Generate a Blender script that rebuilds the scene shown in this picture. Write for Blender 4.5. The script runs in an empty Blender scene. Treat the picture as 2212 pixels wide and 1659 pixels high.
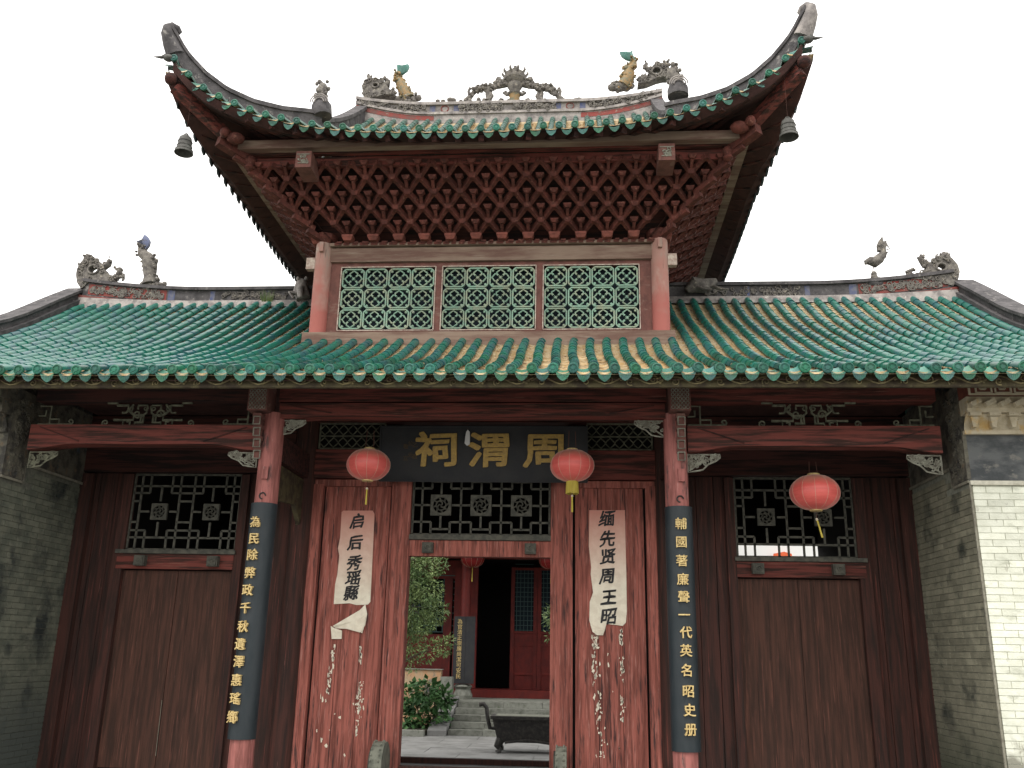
import bpy, math, random
from mathutils import Vector, Matrix
rnd = random.Random(7)
PI = math.pi
S = bpy.context.scene
COL = S.collection

# ------------------------------------------------------------------ camera, sky, sun, exposure
PITCH, YAW, ROLL, FPX = 0.2895324, 0.0764919, 0.0203235, 1949.62
CAM = Vector((1.24597, -10.0, 1.5))
fw = Vector((-math.sin(YAW) * math.cos(PITCH), math.cos(YAW) * math.cos(PITCH), math.sin(PITCH)))
r0 = Vector((math.cos(YAW), math.sin(YAW), 0)); u0 = r0.cross(fw)
rv = math.cos(ROLL) * r0 + math.sin(ROLL) * u0
uv = -math.sin(ROLL) * r0 + math.cos(ROLL) * u0
cam = bpy.data.cameras.new('camera'); co = bpy.data.objects.new('camera', cam); COL.objects.link(co)
co.matrix_world = Matrix(((rv.x, uv.x, -fw.x, CAM.x), (rv.y, uv.y, -fw.y, CAM.y), (rv.z, uv.z, -fw.z, CAM.z), (0, 0, 0, 1)))
cam.sensor_width = 36; cam.lens = 36 * FPX / 2212; cam.clip_end = 2000; cam.clip_start = 0.05
S.camera = co

W = bpy.data.worlds.new('World'); S.world = W; W.use_nodes = True
nt = W.node_tree
bg = nt.nodes['Background']
sky = nt.nodes.new('ShaderNodeTexSky'); sky.sky_type = 'NISHITA'; sky.sun_disc = False
SUN_EL, SUN_AZ = math.radians(58), math.radians(205)      # high, behind the camera and a little to its left
sky.sun_elevation = SUN_EL; sky.sun_rotation = SUN_AZ
sky.air_density = 1.0; sky.dust_density = 4.0
hs = nt.nodes.new('ShaderNodeHueSaturation'); hs.inputs['Saturation'].default_value = 0.45
mx = nt.nodes.new('ShaderNodeMix'); mx.data_type = 'RGBA'; mx.inputs[0].default_value = 0.78
mx.inputs[7].default_value = (14.2, 13.9, 13.4, 1)         # even cloud cover over the clear-sky light
nt.links.new(sky.outputs[0], hs.inputs['Color']); nt.links.new(hs.outputs[0], mx.inputs[6])
nt.links.new(mx.outputs[2], bg.inputs['Color']); bg.inputs['Strength'].default_value = 0.12
sun = bpy.data.lights.new('sun', 'SUN'); sun.energy = 1.0; sun.angle = math.radians(20); sun.color = (1, .96, .9)
so = bpy.data.objects.new('sun', sun); COL.objects.link(so)
sd = Vector((math.sin(SUN_AZ) * math.cos(SUN_EL), math.cos(SUN_AZ) * math.cos(SUN_EL), math.sin(SUN_EL)))
so.rotation_euler = sd.to_track_quat('Z', 'Y').to_euler()
S.view_settings.view_transform = 'Standard'; S.view_settings.look = 'None'; S.view_settings.gamma = 1
S.view_settings.use_curve_mapping = False; S.view_settings.exposure = 0.6
S.render.engine = 'CYCLES'; S.cycles.max_bounces = 6; S.cycles.use_denoising = True

# ------------------------------------------------------------------ helpers
def at(px, py, Y):
    """point at depth Y seen at (px, py) of the photograph measured 2212 wide"""
    d = fw + rv * ((px - 1106) / FPX) - uv * ((py - 829.5) / FPX)
    return CAM + d * ((Y - CAM.y) / d.y)

class MB:
    def __init__(s): s.v = []; s.f = []
    def add(s, vs, fs):
        n = len(s.v); s.v += [tuple(p) for p in vs]; s.f += [tuple(n + i for i in f) for f in fs]; return s
    def box(s, x0, x1, y0, y1, z0, z1):
        return s.add([(x, y, z) for z in (z0, z1) for y in (y0, y1) for x in (x0, x1)],
                     [(0, 2, 3, 1), (4, 5, 7, 6), (0, 1, 5, 4), (2, 6, 7, 3), (0, 4, 6, 2), (1, 3, 7, 5)])
    def taper(s, c, a, b, h, dy=None):
        """block: bottom half-width a, top half-width b, height h, centre of the bottom c"""
        x, y, z = c; a2 = a if dy is None else dy[0]; b2 = b if dy is None else dy[1]
        vs = [(x + i * a, y + j * a2, z) for j in (-1, 1) for i in (-1, 1)] + [(x + i * b, y + j * b2, z + h) for j in (-1, 1) for i in (-1, 1)]
        return s.add(vs, [(0, 2, 3, 1), (4, 5, 7, 6), (0, 1, 5, 4), (2, 6, 7, 3), (0, 4, 6, 2), (1, 3, 7, 5)])
    def bar(s, a, b, w, h, up=(0, 0, 1)):
        a = Vector(a); b = Vector(b); d = (b - a).normalized(); upv = Vector(up)
        r = d.cross(upv)
        if r.length < 1e-4: r = d.cross(Vector((1, 0, 0)))
        r.normalize(); u = r.cross(d)
        vs = []
        for p in (a, b):
            for j in (-1, 1):
                for i in (-1, 1): vs.append(p + r * (i * w / 2) + u * (j * h / 2))
        return s.add(vs, [(0, 1, 3, 2), (4, 6, 7, 5), (0, 4, 5, 1), (2, 3, 7, 6), (0, 2, 6, 4), (1, 5, 7, 3)])
    def tube(s, pts, rad, n=6, cap=True, flat=1.0):
        pts = [Vector(p) for p in pts]; m = len(pts)
        R = rad if isinstance(rad, (list, tuple)) else [rad] * m
        base = len(s.v); ref = Vector((0, 1, 0))
        for i, p in enumerate(pts):
            d = (pts[min(i + 1, m - 1)] - pts[max(i - 1, 0)])
            d = d.normalized() if d.length > 1e-9 else Vector((0, 0, 1))
            a = d.cross(ref)
            if a.length < 0.05: a = d.cross(Vector((1, 0, 0)))
            a.normalize(); b = d.cross(a).normalized()
            for k in range(n):
                t = 2 * PI * k / n
                s.v.append(tuple(p + a * (math.cos(t) * R[i]) + b * (math.sin(t) * R[i] * flat)))
        for i in range(m - 1):
            for k in range(n):
                k2 = (k + 1) % n
                s.f.append((base + i * n + k, base + i * n + k2, base + (i + 1) * n + k2, base + (i + 1) * n + k))
        if cap:
            s.f.append(tuple(base + k for k in range(n))[::-1]); s.f.append(tuple(base + (m - 1) * n + k for k in range(n)))
        return s
    def lathe(s, prof, n=16, c=(0, 0, 0)):
        base = len(s.v)
        for r, z in prof:
            for k in range(n):
                t = 2 * PI * k / n; s.v.append((c[0] + r * math.cos(t), c[1] + r * math.sin(t), c[2] + z))
        for i in range(len(prof) - 1):
            for k in range(n):
                k2 = (k + 1) % n
                s.f.append((base + i * n + k, base + i * n + k2, base + (i + 1) * n + k2, base + (i + 1) * n + k))
        s.f.append(tuple(base + k for k in range(n))[::-1]); s.f.append(tuple(base + (len(prof) - 1) * n + k for k in range(n)))
        return s
    def prism(s, poly, y0, y1):
        """outline in x,z given a thickness from y0 to y1"""
        n = len(poly)
        vs = [(x, y0, z) for x, z in poly] + [(x, y1, z) for x, z in poly]
        return s.add(vs, [tuple(range(n)), tuple(range(2 * n - 1, n - 1, -1))] + [(i, i + n, (i + 1) % n + n, (i + 1) % n) for i in range(n)])
    def grid(s, fn, nu, nv):
        base = len(s.v)
        for j in range(nv + 1):
            for i in range(nu + 1): s.v.append(tuple(fn(i / nu, j / nv)))
        for j in range(nv):
            for i in range(nu):
                a = base + j * (nu + 1) + i; s.f.append((a, a + 1, a + nu + 2, a + nu + 1))
        return s
    def ball(s, c, r, n=8, m=5, sc=(1, 1, 1)):
        pr = [(max(1e-4, math.sin(PI * i / m)), -math.cos(PI * i / m)) for i in range(m + 1)]
        k0 = len(s.v); s.lathe(pr, n)
        for i in range(k0, len(s.v)):
            v = s.v[i]; s.v[i] = (c[0] + v[0] * r * sc[0], c[1] + v[1] * r * sc[1], c[2] + v[2] * r * sc[2])
        return s
    def xform(s, M):
        s.v = [tuple(M @ Vector(p)) for p in s.v]; return s
    def mesh(s, name, m, smooth=False):
        me = bpy.data.meshes.new(name); me.from_pydata(s.v, [], s.f)
        me.materials.append(m)
        if smooth:
            me.polygons.foreach_set('use_smooth', [True] * len(me.polygons))
            try: me.set_sharp_from_angle(angle=math.radians(45))
            except Exception: pass
        me.update(); return me
    def build(s, name, m, parent=None, smooth=False):
        return inst(s.mesh(name, m, smooth), name, parent)

def inst(me, name, parent=None, loc=(0, 0, 0), rot=None, sc=None):
    o = bpy.data.objects.new(name, me); COL.objects.link(o)
    o.location = loc
    if rot is not None: o.rotation_euler = rot
    if sc is not None: o.scale = sc if isinstance(sc, (tuple, list)) else (sc, sc, sc)
    if parent is not None: o.parent = parent
    return o
def thing(name, label, cat, loc=(0, 0, 0), group=None, rotz=0):
    o = bpy.data.objects.new(name, None); COL.objects.link(o); o.location = loc; o.rotation_euler = (0, 0, rotz)
    o.empty_display_size = .1
    return tag(o, label, cat, group)
def tag(o, label=None, cat=None, group=None, kind=None):
    if label: o['label'] = label
    if cat: o['category'] = cat
    if group: o['group'] = group
    if kind: o['kind'] = kind
    return o
def sub(name, parent):
    """an Empty part that carries sub-parts"""
    o = bpy.data.objects.new(name, None); COL.objects.link(o); o.parent = parent; o.empty_display_size = .1; return o
def bx(name, m, parent, x0, x1, y0, y1, z0, z1):
    return MB().box(x0, x1, y0, y1, z0, z1).build(name, m, parent)

# ------------------------------------------------------------------ materials
def mat(name, c1, c2=None, sc=(6, 6, 6), lo=.4, hi=.65, rough=.8, bump=0.0, bsc=None, c3=None, sc3=(3, 3, 3), lo3=.6, hi3=.7,
        c4=None, sc4=(9, 9, 9), lo4=.66, hi4=.72, rand=0.0, spec=.3, detail=6, hue=0.0, coord='pos', grime=None):
    m = bpy.data.materials.new(name); m.use_nodes = True; t = m.node_tree; N = t.nodes; L = t.links
    b = N['Principled BSDF']; b.inputs['Roughness'].default_value = rough; b.inputs['Specular IOR Level'].default_value = spec
    geo = N.new('ShaderNodeNewGeometry'); src = geo.outputs['Position']
    if coord == 'obj':
        tc = N.new('ShaderNodeTexCoord'); src = tc.outputs['Object']
    oi = N.new('ShaderNodeObjectInfo')
    def noise(s, off, det=detail):
        mp = N.new('ShaderNodeMapping'); mp.inputs['Scale'].default_value = s; mp.inputs['Location'].default_value = off
        L.new(src, mp.inputs['Vector']); n = N.new('ShaderNodeTexNoise'); n.inputs['Scale'].default_value = 1
        n.inputs['Detail'].default_value = det; n.inputs['Roughness'].default_value = .62
        L.new(mp.outputs[0], n.inputs['Vector']); return n.outputs['Fac']
    def ramp(f, lo, hi):
        r = N.new('ShaderNodeMapRange'); r.inputs['From Min'].default_value = lo; r.inputs['From Max'].default_value = hi
        L.new(f, r.inputs['Value']); return r.outputs['Result']
    def mixc(f, a, bb):
        x = N.new('ShaderNodeMix'); x.data_type = 'RGBA'
        L.new(f, x.inputs[0])
        if hasattr(a, 'is_linked') or not isinstance(a, tuple): L.new(a, x.inputs[6])
        else: x.inputs[6].default_value = (*a, 1)
        x.inputs[7].default_value = (*bb, 1); return x.outputs[2]
    col = c1
    if c2:
        nf = noise(sc, (0, 0, 0)); col = mixc(ramp(nf, lo, hi), c1, c2)
    if c3: col = mixc(ramp(noise(sc3, (13, 5, 7)), lo3, hi3), col, c3)
    if c4: col = mixc(ramp(noise(sc4, (3, 25, 17)), lo4, hi4), col, c4)
    if rand or hue:
        h = N.new('ShaderNodeHueSaturation')
        if isinstance(col, tuple): h.inputs['Color'].default_value = (*col, 1)
        else: L.new(col, h.inputs['Color'])
        r = N.new('ShaderNodeMapRange'); r.inputs['To Min'].default_value = 1 - rand; r.inputs['To Max'].default_value = 1 + rand
        L.new(oi.outputs['Random'], r.inputs['Value']); L.new(r.outputs[0], h.inputs['Value'])
        if hue:
            wn = N.new('ShaderNodeTexWhiteNoise'); wn.noise_dimensions = '1D'; L.new(oi.outputs['Random'], wn.inputs['W'])
            r2 = N.new('ShaderNodeMapRange'); r2.inputs['To Min'].default_value = .5 - hue; r2.inputs['To Max'].default_value = .5 + hue
            L.new(wn.outputs['Value'], r2.inputs['Value']); L.new(r2.outputs[0], h.inputs['Hue'])
        col = h.outputs['Color']
    if isinstance(col, tuple): b.inputs['Base Color'].default_value = (*col, 1)
    else: L.new(col, b.inputs['Base Color'])
    if bump:
        bp = N.new('ShaderNodeBump'); bp.inputs['Strength'].default_value = 1; bp.inputs['Distance'].default_value = bump
        L.new(noise(bsc or sc, (1, 2, 3), 8), bp.inputs['Height']); L.new(bp.outputs[0], b.inputs['Normal'])
    return m

V = (22, 22, 1.3); H = (1.3, 14, 22)
M = {}
M['plank_red'] = mat('faded_red_planks', (.335, .108, .082), (.165, .052, .039), V, .42, .60, .85, .006, (60, 60, 3), c3=(.48, .24, .20), sc3=(70, 70, 3.0), lo3=.57, hi3=.74, c4=(.06, .03, .027), sc4=(30, 30, 2.2), lo4=.55, hi4=.66, rand=.1)
M['plank_dark'] = mat('dark_brown_planks', (.062, .023, .017), (.026, .014, .011), V, .4, .6, .8, .005, (60, 60, 3), c3=(.15, .045, .033), sc3=(44, 44, 1.4), lo3=.60, hi3=.72, c4=(.30, .12, .09), sc4=(60, 60, 1.8), lo4=.665, hi4=.76, rand=.12)
M['door_brown'] = mat('brown_door_boards', (.078, .034, .023), (.040, .020, .014), V, .4, .6, .8, .005, (60, 60, 3), c3=(.15, .06, .042), sc3=(40, 40, 1.8), lo3=.57, hi3=.72, c4=(.22, .13, .10), sc4=(70, 70, 2.5), lo4=.67, hi4=.77, rand=.05)
M['beam_red'] = mat('dark_red_beams', (.150, .038, .029), (.035, .015, .011), H, .44, .58, .8, .005, (3, 30, 60), c3=(.20, .088, .066), sc3=(2, 25, 50), lo3=.6, hi3=.7, rand=.1)
M['beam_dark'] = mat('near_black_red_beams', (.065, .022, .017), (.018, .010, .009), H, .44, .58, .85, .004, (3, 30, 60), rand=.1)
M['post_red'] = mat('worn_pink_red_pillar', (.33, .12, .105), (.18, .062, .052), (18, 18, 2), .42, .62, .75, .004, (50, 50, 4), c3=(.10, .055, .05), sc3=(9, 9, 2.5), lo3=.57, hi3=.66, c4=(.42, .24, .22), sc4=(25, 25, 3), lo4=.63, hi4=.72, rand=.05)
M['post_upper'] = mat('sun_faded_red_column', (.36, .20, .165), (.31, .235, .195), (7, 7, 2.0), .42, .58, .8, .003, (50, 50, 4), c3=(.40, .30, .25), sc3=(5, 5, 2.6), lo3=.5, hi3=.6, c4=(.16, .11, .09), sc4=(30, 30, 3), lo4=.62, hi4=.7)
M['wood_grey'] = mat('weathered_grey_brown_wood', (.23, .165, .125), (.14, .08, .062), (1.2, 10, 9), .42, .6, .85, .004, (3, 40, 50), c3=(.28, .23, .18), sc3=(2, 30, 40), lo3=.6, hi3=.7)
M['wood_maroon'] = mat('maroon_painted_wood', (.165, .070, .056), (.11, .048, .040), (8, 8, 5), .42, .62, .8, .002, (40, 40, 40), c3=(.20, .12, .095), sc3=(6, 6, 14), lo3=.56, hi3=.7)
M['bracket'] = mat('red_brown_bracket_wood', (.118, .034, .025), (.058, .019, .014), (14, 14, 14), .4, .65, .8, .003, (60, 60, 60), c3=(.20, .085, .06), sc3=(22, 22, 22), lo3=.58, hi3=.7, rand=.2)
M['block'] = mat('worn_red_block', (.20, .062, .045), (.12, .04, .03), (14, 14, 14), .4, .65, .8, .003, (60, 60, 60), rand=.2)
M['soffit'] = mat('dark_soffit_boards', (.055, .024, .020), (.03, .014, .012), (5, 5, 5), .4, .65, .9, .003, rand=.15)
M['green'] = mat('green_glazed_tile', (.006, .098, .063), (.012, .072, .076), (5, 3, 3), .45, .62, .38, .002, (50, 50, 50), c3=(.07, .085, .06), sc3=(14, 6, 6), lo3=.60, hi3=.76, c4=(.02, .025, .018), sc4=(40, 30, 30), lo4=.64, hi4=.72, rand=.36, hue=.02, spec=.5)
M['green_dusty'] = mat('dusty_green_glazed_tile', (.03, .115, .085), (.075, .13, .11), (5, 5, 5), .4, .6, .5, .002, (50, 50, 50), c3=(.19, .20, .18), sc3=(20, 20, 20), lo3=.55, hi3=.7, rand=.15, spec=.5)
M['disc'] = mat('green_glazed_tile_end', (.014, .115, .070), (.03, .105, .085), (9, 9, 9), .45, .6, .45, .004, (70, 70, 70), rand=.3, hue=.025, spec=.3)
M['drip'] = mat('pale_green_glazed_drip', (.05, .185, .125), (.07, .165, .15), (9, 9, 9), .45, .6, .4, .004, (60, 60, 60), rand=.25, hue=.025, spec=.5)
M['tile_under'] = mat('dark_drip_tile', (.03, .045, .042), (.02, .025, .025), rough=.6, spec=.2)  # dark copy of the drip tile for the side eaves
M['pan'] = mat('ochre_pan_tile', (.52, .37, .19), (.62, .52, .36), (15, 15, 15), .4, .6, .6, .003, (60, 60, 60), c3=(.22, .11, .06), sc3=(14, 14, 14), lo3=.58, hi3=.66, rand=.25)
M['plaster'] = mat('weathered_ridge_plaster', (.34, .31, .29), (.17, .155, .15), (6, 6, 6), .42, .62, .95, .01, (25, 25, 25), c3=(.42, .39, .35), sc3=(12, 12, 12), lo3=.58, hi3=.68)
M['plaster_dark'] = mat('sooty_grey_plaster', (.105, .098, .10), (.055, .052, .054), (6, 6, 6), .42, .62, .95, .01, (25, 25, 25), c3=(.25, .235, .22), sc3=(9, 9, 9), lo3=.6, hi3=.7)
M['carving'] = mat('weathered_grey_carving', (.19, .175, .155), (.10, .09, .085), (14, 14, 14), .42, .62, .95, .008, (60, 60, 60), c3=(.36, .32, .26), sc3=(18, 18, 18), lo3=.58, hi3=.68)
M['carving_red'] = mat('red_ground_of_carving', (.24, .058, .05), (.15, .075, .065), (9, 9, 9), .42, .62, .9, .004, (40, 40, 40), c3=(.3, .25, .21), sc3=(14, 14, 14), lo3=.62, hi3=.7)
M['blue'] = mat('faded_blue_paint', (.085, .10, .19), (.15, .15, .18), (12, 12, 12), .4, .6, .9)
M['fish_ochre'] = mat('ochre_glaze', (.25, .155, .06), (.13, .13, .085), (18, 18, 18), .45, .6, .5, .006, (60, 60, 60))
M['fish_green'] = mat('turquoise_glaze', (.07, .20, .165), (.13, .25, .23), (14, 14, 14), .45, .6, .4, .003, (60, 60, 60))
M['fish_blue'] = mat('slate_blue_glaze', (.13, .15, .25), (.10, .10, .12), (14, 14, 14), .45, .6, .5, .003, (60, 60, 60))
M['ceramic'] = mat('pale_green_ceramic', (.20, .33, .25), (.28, .31, .22), (9, 9, 9), .42, .62, .55, .002, (60, 60, 60), c3=(.32, .33, .27), sc3=(16, 16, 16), lo3=.6, hi3=.7, rand=.18)
M['dark_blue'] = mat('dark_blue_backing', (.006, .014, .022))
M['black'] = mat('interior_shade_boards', (.010, .008, .008), rough=.95)  # near-black colour puts the interior shade into the boards
M['cream_line'] = mat('cream_edge_strip', (.5, .43, .36), (.3, .2, .17), (20, 20, 20))
M['lattice'] = mat('grey_green_lattice_wood', (.105, .10, .08), (.06, .06, .05), (15, 15, 15), .4, .6, .8, .002)
M['fret'] = mat('grey_green_fretwork', (.17, .17, .12), (.09, .09, .065), (15, 15, 15), .4, .6, .85, .003)
M['fret_pale'] = mat('pale_grey_fretwork', (.26, .26, .21), (.16, .15, .12), (15, 15, 15), .4, .6, .85, .003)
M['frieze'] = mat('olive_painted_frieze', (.085, .072, .036), (.04, .03, .02), (8, 8, 8), .42, .6, .8, .004, c3=(.13, .12, .065), sc3=(16, 16, 16), lo3=.6, hi3=.7)
M['frieze_relief'] = mat('olive_gilt_relief', (.24, .20, .10), (.13, .11, .06), (12, 12, 12), .42, .6, .7, .004)
M['plaque'] = mat('charcoal_lacquer_board', (.020, .021, .024), (.028, .028, .029), (5, 5, 5), .4, .6, .6, .001, (60, 60, 60))
M['board'] = mat('slate_black_lacquer_board', (.016, .023, .027), (.024, .030, .034), (8, 8, 3), .4, .6, .5, .001, (60, 60, 60))
M['gold'] = mat('gold_lettering', (.46, .30, .075), (.34, .22, .07), (30, 30, 30), .4, .6, .5, .001)
M['gold_pale'] = mat('pale_gold_lettering', (.62, .48, .22), (.45, .32, .13), (40, 40, 40), .4, .6, .5, .001)
M['gold_faint'] = mat('worn_gold_lettering', (.10, .065, .03))
M['ink'] = mat('black_ink', (.02, .02, .022), (.05, .05, .05), (40, 40, 40))
M['lantern'] = mat('red_satin', (.72, .13, .11), (.62, .095, .08), (3, 3, 20), .4, .6, .42, rand=.08, spec=.5)
M['lantern_top'] = M['lantern']; mat('dusty_top_of_red_satin', (.46, .17, .11), (.38, .20, .13), (9, 9, 9), .4, .6, .6)
M['lantern_dark'] = mat('deep_red_satin', (.24, .012, .012), (.18, .01, .01), (3, 3, 20), .4, .6, .5)
M['thread'] = mat('pale_lantern_rib', (.55, .48, .36), rough=.5)
M['tassel'] = mat('yellow_tassel', (.58, .47, .09), (.42, .33, .05), (120, 120, 4), .4, .6, .7)
M['string'] = mat('dark_string', (.09, .04, .03))
M['bronze'] = mat('dark_bronze', (.06, .058, .052), (.105, .105, .095), (14, 14, 14), .45, .65, .6, .003, (60, 60, 60))
M['iron'] = mat('black_cast_iron', (.022, .021, .020), (.05, .045, .04), (14, 14, 14), .45, .65, .6, .004, (60, 60, 60))
M['brick_grey'] = mat('grey_green_brick', (.25, .24, .175), (.17, .165, .12), (5, 5, 5), .4, .62, .9, .004, (50, 50, 50), c3=(.045, .05, .04), sc3=(2.2, 2.2, 2.2), lo3=.55, hi3=.68, rand=.16)
M['brick_dark'] = mat('dark_green_brick', (.16, .165, .125), (.10, .11, .085), (5, 5, 5), .4, .62, .9, .004, (50, 50, 50), c3=(.03, .036, .034), sc3=(2.2, 2.2, 2.2), lo3=.52, hi3=.66, rand=.14)  # darker grey-green brick for one of the wing walls
M['mortar'] = mat('pale_mortar', (.26, .27, .22), (.17, .175, .145), (20, 20, 20))
M['mortar_dark'] = mat('dark_joint', (.16, .165, .13), (.10, .10, .085), (20, 20, 20))
M['brick_lime'] = mat('lime_washed_brick', (.74, .75, .64), (.64, .65, .54), (6, 9, 9), .4, .62, .9, .004, (50, 50, 50), c3=(.44, .45, .36), sc3=(4, 9, 9), lo3=.55, hi3=.72, c4=(.22, .20, .15), sc4=(7, 7, 4), lo4=.63, hi4=.74, rand=.09)
M['mortar_lime'] = mat('lime_joint', (.60, .61, .51), (.44, .45, .37), (20, 20, 20))
M['cornice'] = mat('cream_cornice_stucco', (.52, .46, .34), (.42, .36, .25), (7, 7, 7), .42, .6, .9, .006, (40, 40, 40), c3=(.50, .34, .14), sc3=(5, 5, 5), lo3=.56, hi3=.68, c4=(.2, .16, .11), sc4=(16, 16, 16), lo4=.64, hi4=.72)
M['cornice_red'] = mat('red_fret_ground', (.19, .06, .04), (.12, .04, .03), (12, 12, 12))
M['band'] = mat('peeling_dark_blue_band', (.12, .125, .125), (.06, .065, .068), (3, 3, 6), .42, .58, .9, .004, (25, 25, 25), c3=(.17, .165, .15), sc3=(6, 6, 9), lo3=.58, hi3=.66)
M['white_trim'] = mat('white_painted_trim', (.60, .58, .48), (.42, .40, .32), (15, 15, 15))
M['grey_trim'] = mat('greyed_white_trim', (.24, .23, .18), (.15, .14, .11), (15, 15, 15))
M['relief_dark'] = mat('dark_mottled_relief', (.14, .13, .10), (.055, .052, .046), (7, 7, 7), .42, .6, .9, .02, (16, 16, 16), c3=(.16, .12, .08), sc3=(9, 9, 9), lo3=.58, hi3=.68, c4=(.06, .09, .12), sc4=(8, 8, 8), lo4=.64, hi4=.7)
M['stone'] = mat('grey_stone', (.20, .205, .18), (.125, .13, .11), (6, 6, 6), .42, .62, .9, .004, (40, 40, 40), c3=(.09, .11, .07), sc3=(7, 7, 7), lo3=.6, hi3=.7, rand=.12)
M['paving'] = mat('grey_paving', (.20, .20, .195), (.14, .14, .135), (2, 2, 2), .42, .62, .85, .003, (40, 40, 40), rand=.07)
M['drum_rim'] = mat('drum_stone_rim', (.17, .175, .14), (.10, .105, .085), (9, 9, 9), .42, .62, .9, .004)
M['drum_shade_side'] = mat('drum_stone_shaded_side', (.07, .072, .06), (.04, .042, .036), (9, 9, 9), .42, .62, .9, .004)  # darker copy of the rim stone, the side's shade put into colour
M['paint_hall'] = mat('hall_red_paint', (.15, .018, .014), (.10, .014, .012), (5, 5, 3), .4, .6, .6, rand=.1)
M['hall_lattice'] = mat('hall_green_lattice', (.06, .10, .10))
M['leaf'] = mat('mid_green_leaf', (.07, .12, .04), (.16, .21, .075), (3, 3, 3), .4, .6, .6, rand=.2)
M['leaf_dark'] = mat('deep_green_leaf', (.035, .095, .03), (.06, .14, .04), (3, 3, 3), .4, .6, .5, rand=.2)
M['bark'] = mat('brown_bark', (.08, .06, .04), (.05, .04, .03), (9, 9, 3))
M['soil'] = mat('dark_soil', (.05, .045, .03), (.03, .03, .02), (9, 9, 9))
M['planter'] = mat('peeling_orange_plaster', (.42, .24, .13), (.36, .30, .20), (4, 4, 4), .42, .6, .9, .004, (30, 30, 30), c3=(.16, .15, .12), sc3=(4, 4, 4), lo3=.56, hi3=.64)
M['white_wall'] = mat('white_washed_wall', (.75, .75, .74))
M['orange'] = mat('orange_patch', (.7, .13, .05))
M['dirt_grey'] = mat('dusty_grey_roof', (.12, .12, .115), (.07, .07, .07), (5, 5, 5))

def z_wear(m, col, z0, z1):
    t = m.node_tree; N = t.nodes; L = t.links; b = N['Principled BSDF']; old = b.inputs['Base Color'].links[0].from_socket
    g = N.new('ShaderNodeNewGeometry'); sp = N.new('ShaderNodeSeparateXYZ'); L.new(g.outputs['Position'], sp.inputs[0])
    n = N.new('ShaderNodeTexNoise'); n.inputs['Scale'].default_value = 5; L.new(g.outputs['Position'], n.inputs['Vector'])
    a = N.new('ShaderNodeMath'); a.operation = 'MULTIPLY_ADD'; a.inputs[1].default_value = .9; L.new(n.outputs['Fac'], a.inputs[0]); L.new(sp.outputs['Z'], a.inputs[2])
    r = N.new('ShaderNodeMapRange'); r.inputs['From Min'].default_value = z0; r.inputs['From Max'].default_value = z1; L.new(a.outputs[0], r.inputs['Value'])
    x = N.new('ShaderNodeMix'); x.data_type = 'RGBA'; L.new(r.outputs[0], x.inputs[0]); x.inputs[6].default_value = (*col, 1); L.new(old, x.inputs[7]); L.new(x.outputs[2], b.inputs['Base Color'])
z_wear(M['post_upper'], (.37, .12, .10), 6.5, 7.2)
z_wear(M['brick_lime'], (.24, .235, .19), .95, 1.15); z_wear(M['brick_grey'], (.075, .08, .055), .85, 1.35); z_wear(M['brick_dark'], (.07, .08, .07), .9, 1.6)
def paper_mat(name, z_pink, z_cream):
    m = mat(name, (.80, .74, .60), (.70, .63, .50), (12, 12, 12), .4, .6, .9, .002, (30, 30, 30))
    t = m.node_tree; N = t.nodes; L = t.links; b = N['Principled BSDF']
    old = b.inputs['Base Color'].links[0].from_socket
    g = N.new('ShaderNodeNewGeometry'); sp = N.new('ShaderNodeSeparateXYZ'); L.new(g.outputs['Position'], sp.inputs[0])
    r = N.new('ShaderNodeMapRange'); r.inputs['From Min'].default_value = z_cream; r.inputs['From Max'].default_value = z_pink
    L.new(sp.outputs['Z'], r.inputs['Value'])
    x = N.new('ShaderNodeMix'); x.data_type = 'RGBA'; L.new(r.outputs[0], x.inputs[0]); L.new(old, x.inputs[6]); x.inputs[7].default_value = (.60, .24, .19, 1)
    L.new(x.outputs[2], b.inputs['Base Color']); return m

def letter(ch, p, size, m, parent, name='character', ext=.006, bold=.0, rx=PI / 2, rz=0.0, sx=1.0, shear=0.0):
    cu = bpy.data.curves.new(name, 'FONT'); cu.body = ch; cu.size = size; cu.align_x = 'CENTER'; cu.align_y = 'CENTER'
    cu.extrude = ext; cu.shear = shear; cu.resolution_u = 3; cu.materials.append(m)
    o = bpy.data.objects.new(name, cu); COL.objects.link(o); o.location = p; o.rotation_euler = (rx, 0, rz); o.scale = (sx, 1, 1); o['bold'] = bold
    if parent is not None: o.parent = parent
    return o

def spiral(mb, cx, cz, y, r, turns=1.3, th=.012, a0=0, d=1, n=16, rn=5):
    """a carved scroll in the x,z plane"""
    pts = []; rr = []
    for i in range(n + 1):
        t = i / n; a = a0 + d * t * turns * 2 * PI; q = r * (1 - .82 * t)
        pts.append((cx + q * math.cos(a), y, cz + q * math.sin(a))); rr.append(th * (1 - .35 * t))
    mb.tube(pts, rr, rn); return mb
def scrolls(mb, x0, x1, z0, z1, y, n, r0, r1, th, rg):
    for _ in range(n):
        r = rg.uniform(r0, r1)
        spiral(mb, rg.uniform(x0 + r, max(x0 + r + .001, x1 - r)), rg.uniform(min(z0 + r, z1 - r), max(z0 + r, z1 - r)), y + rg.uniform(-.008, .004), r, rg.uniform(.8, 1.5), th, rg.uniform(0, 6.3), rg.choice((-1, 1)), 10, 5)
    return mb

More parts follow.
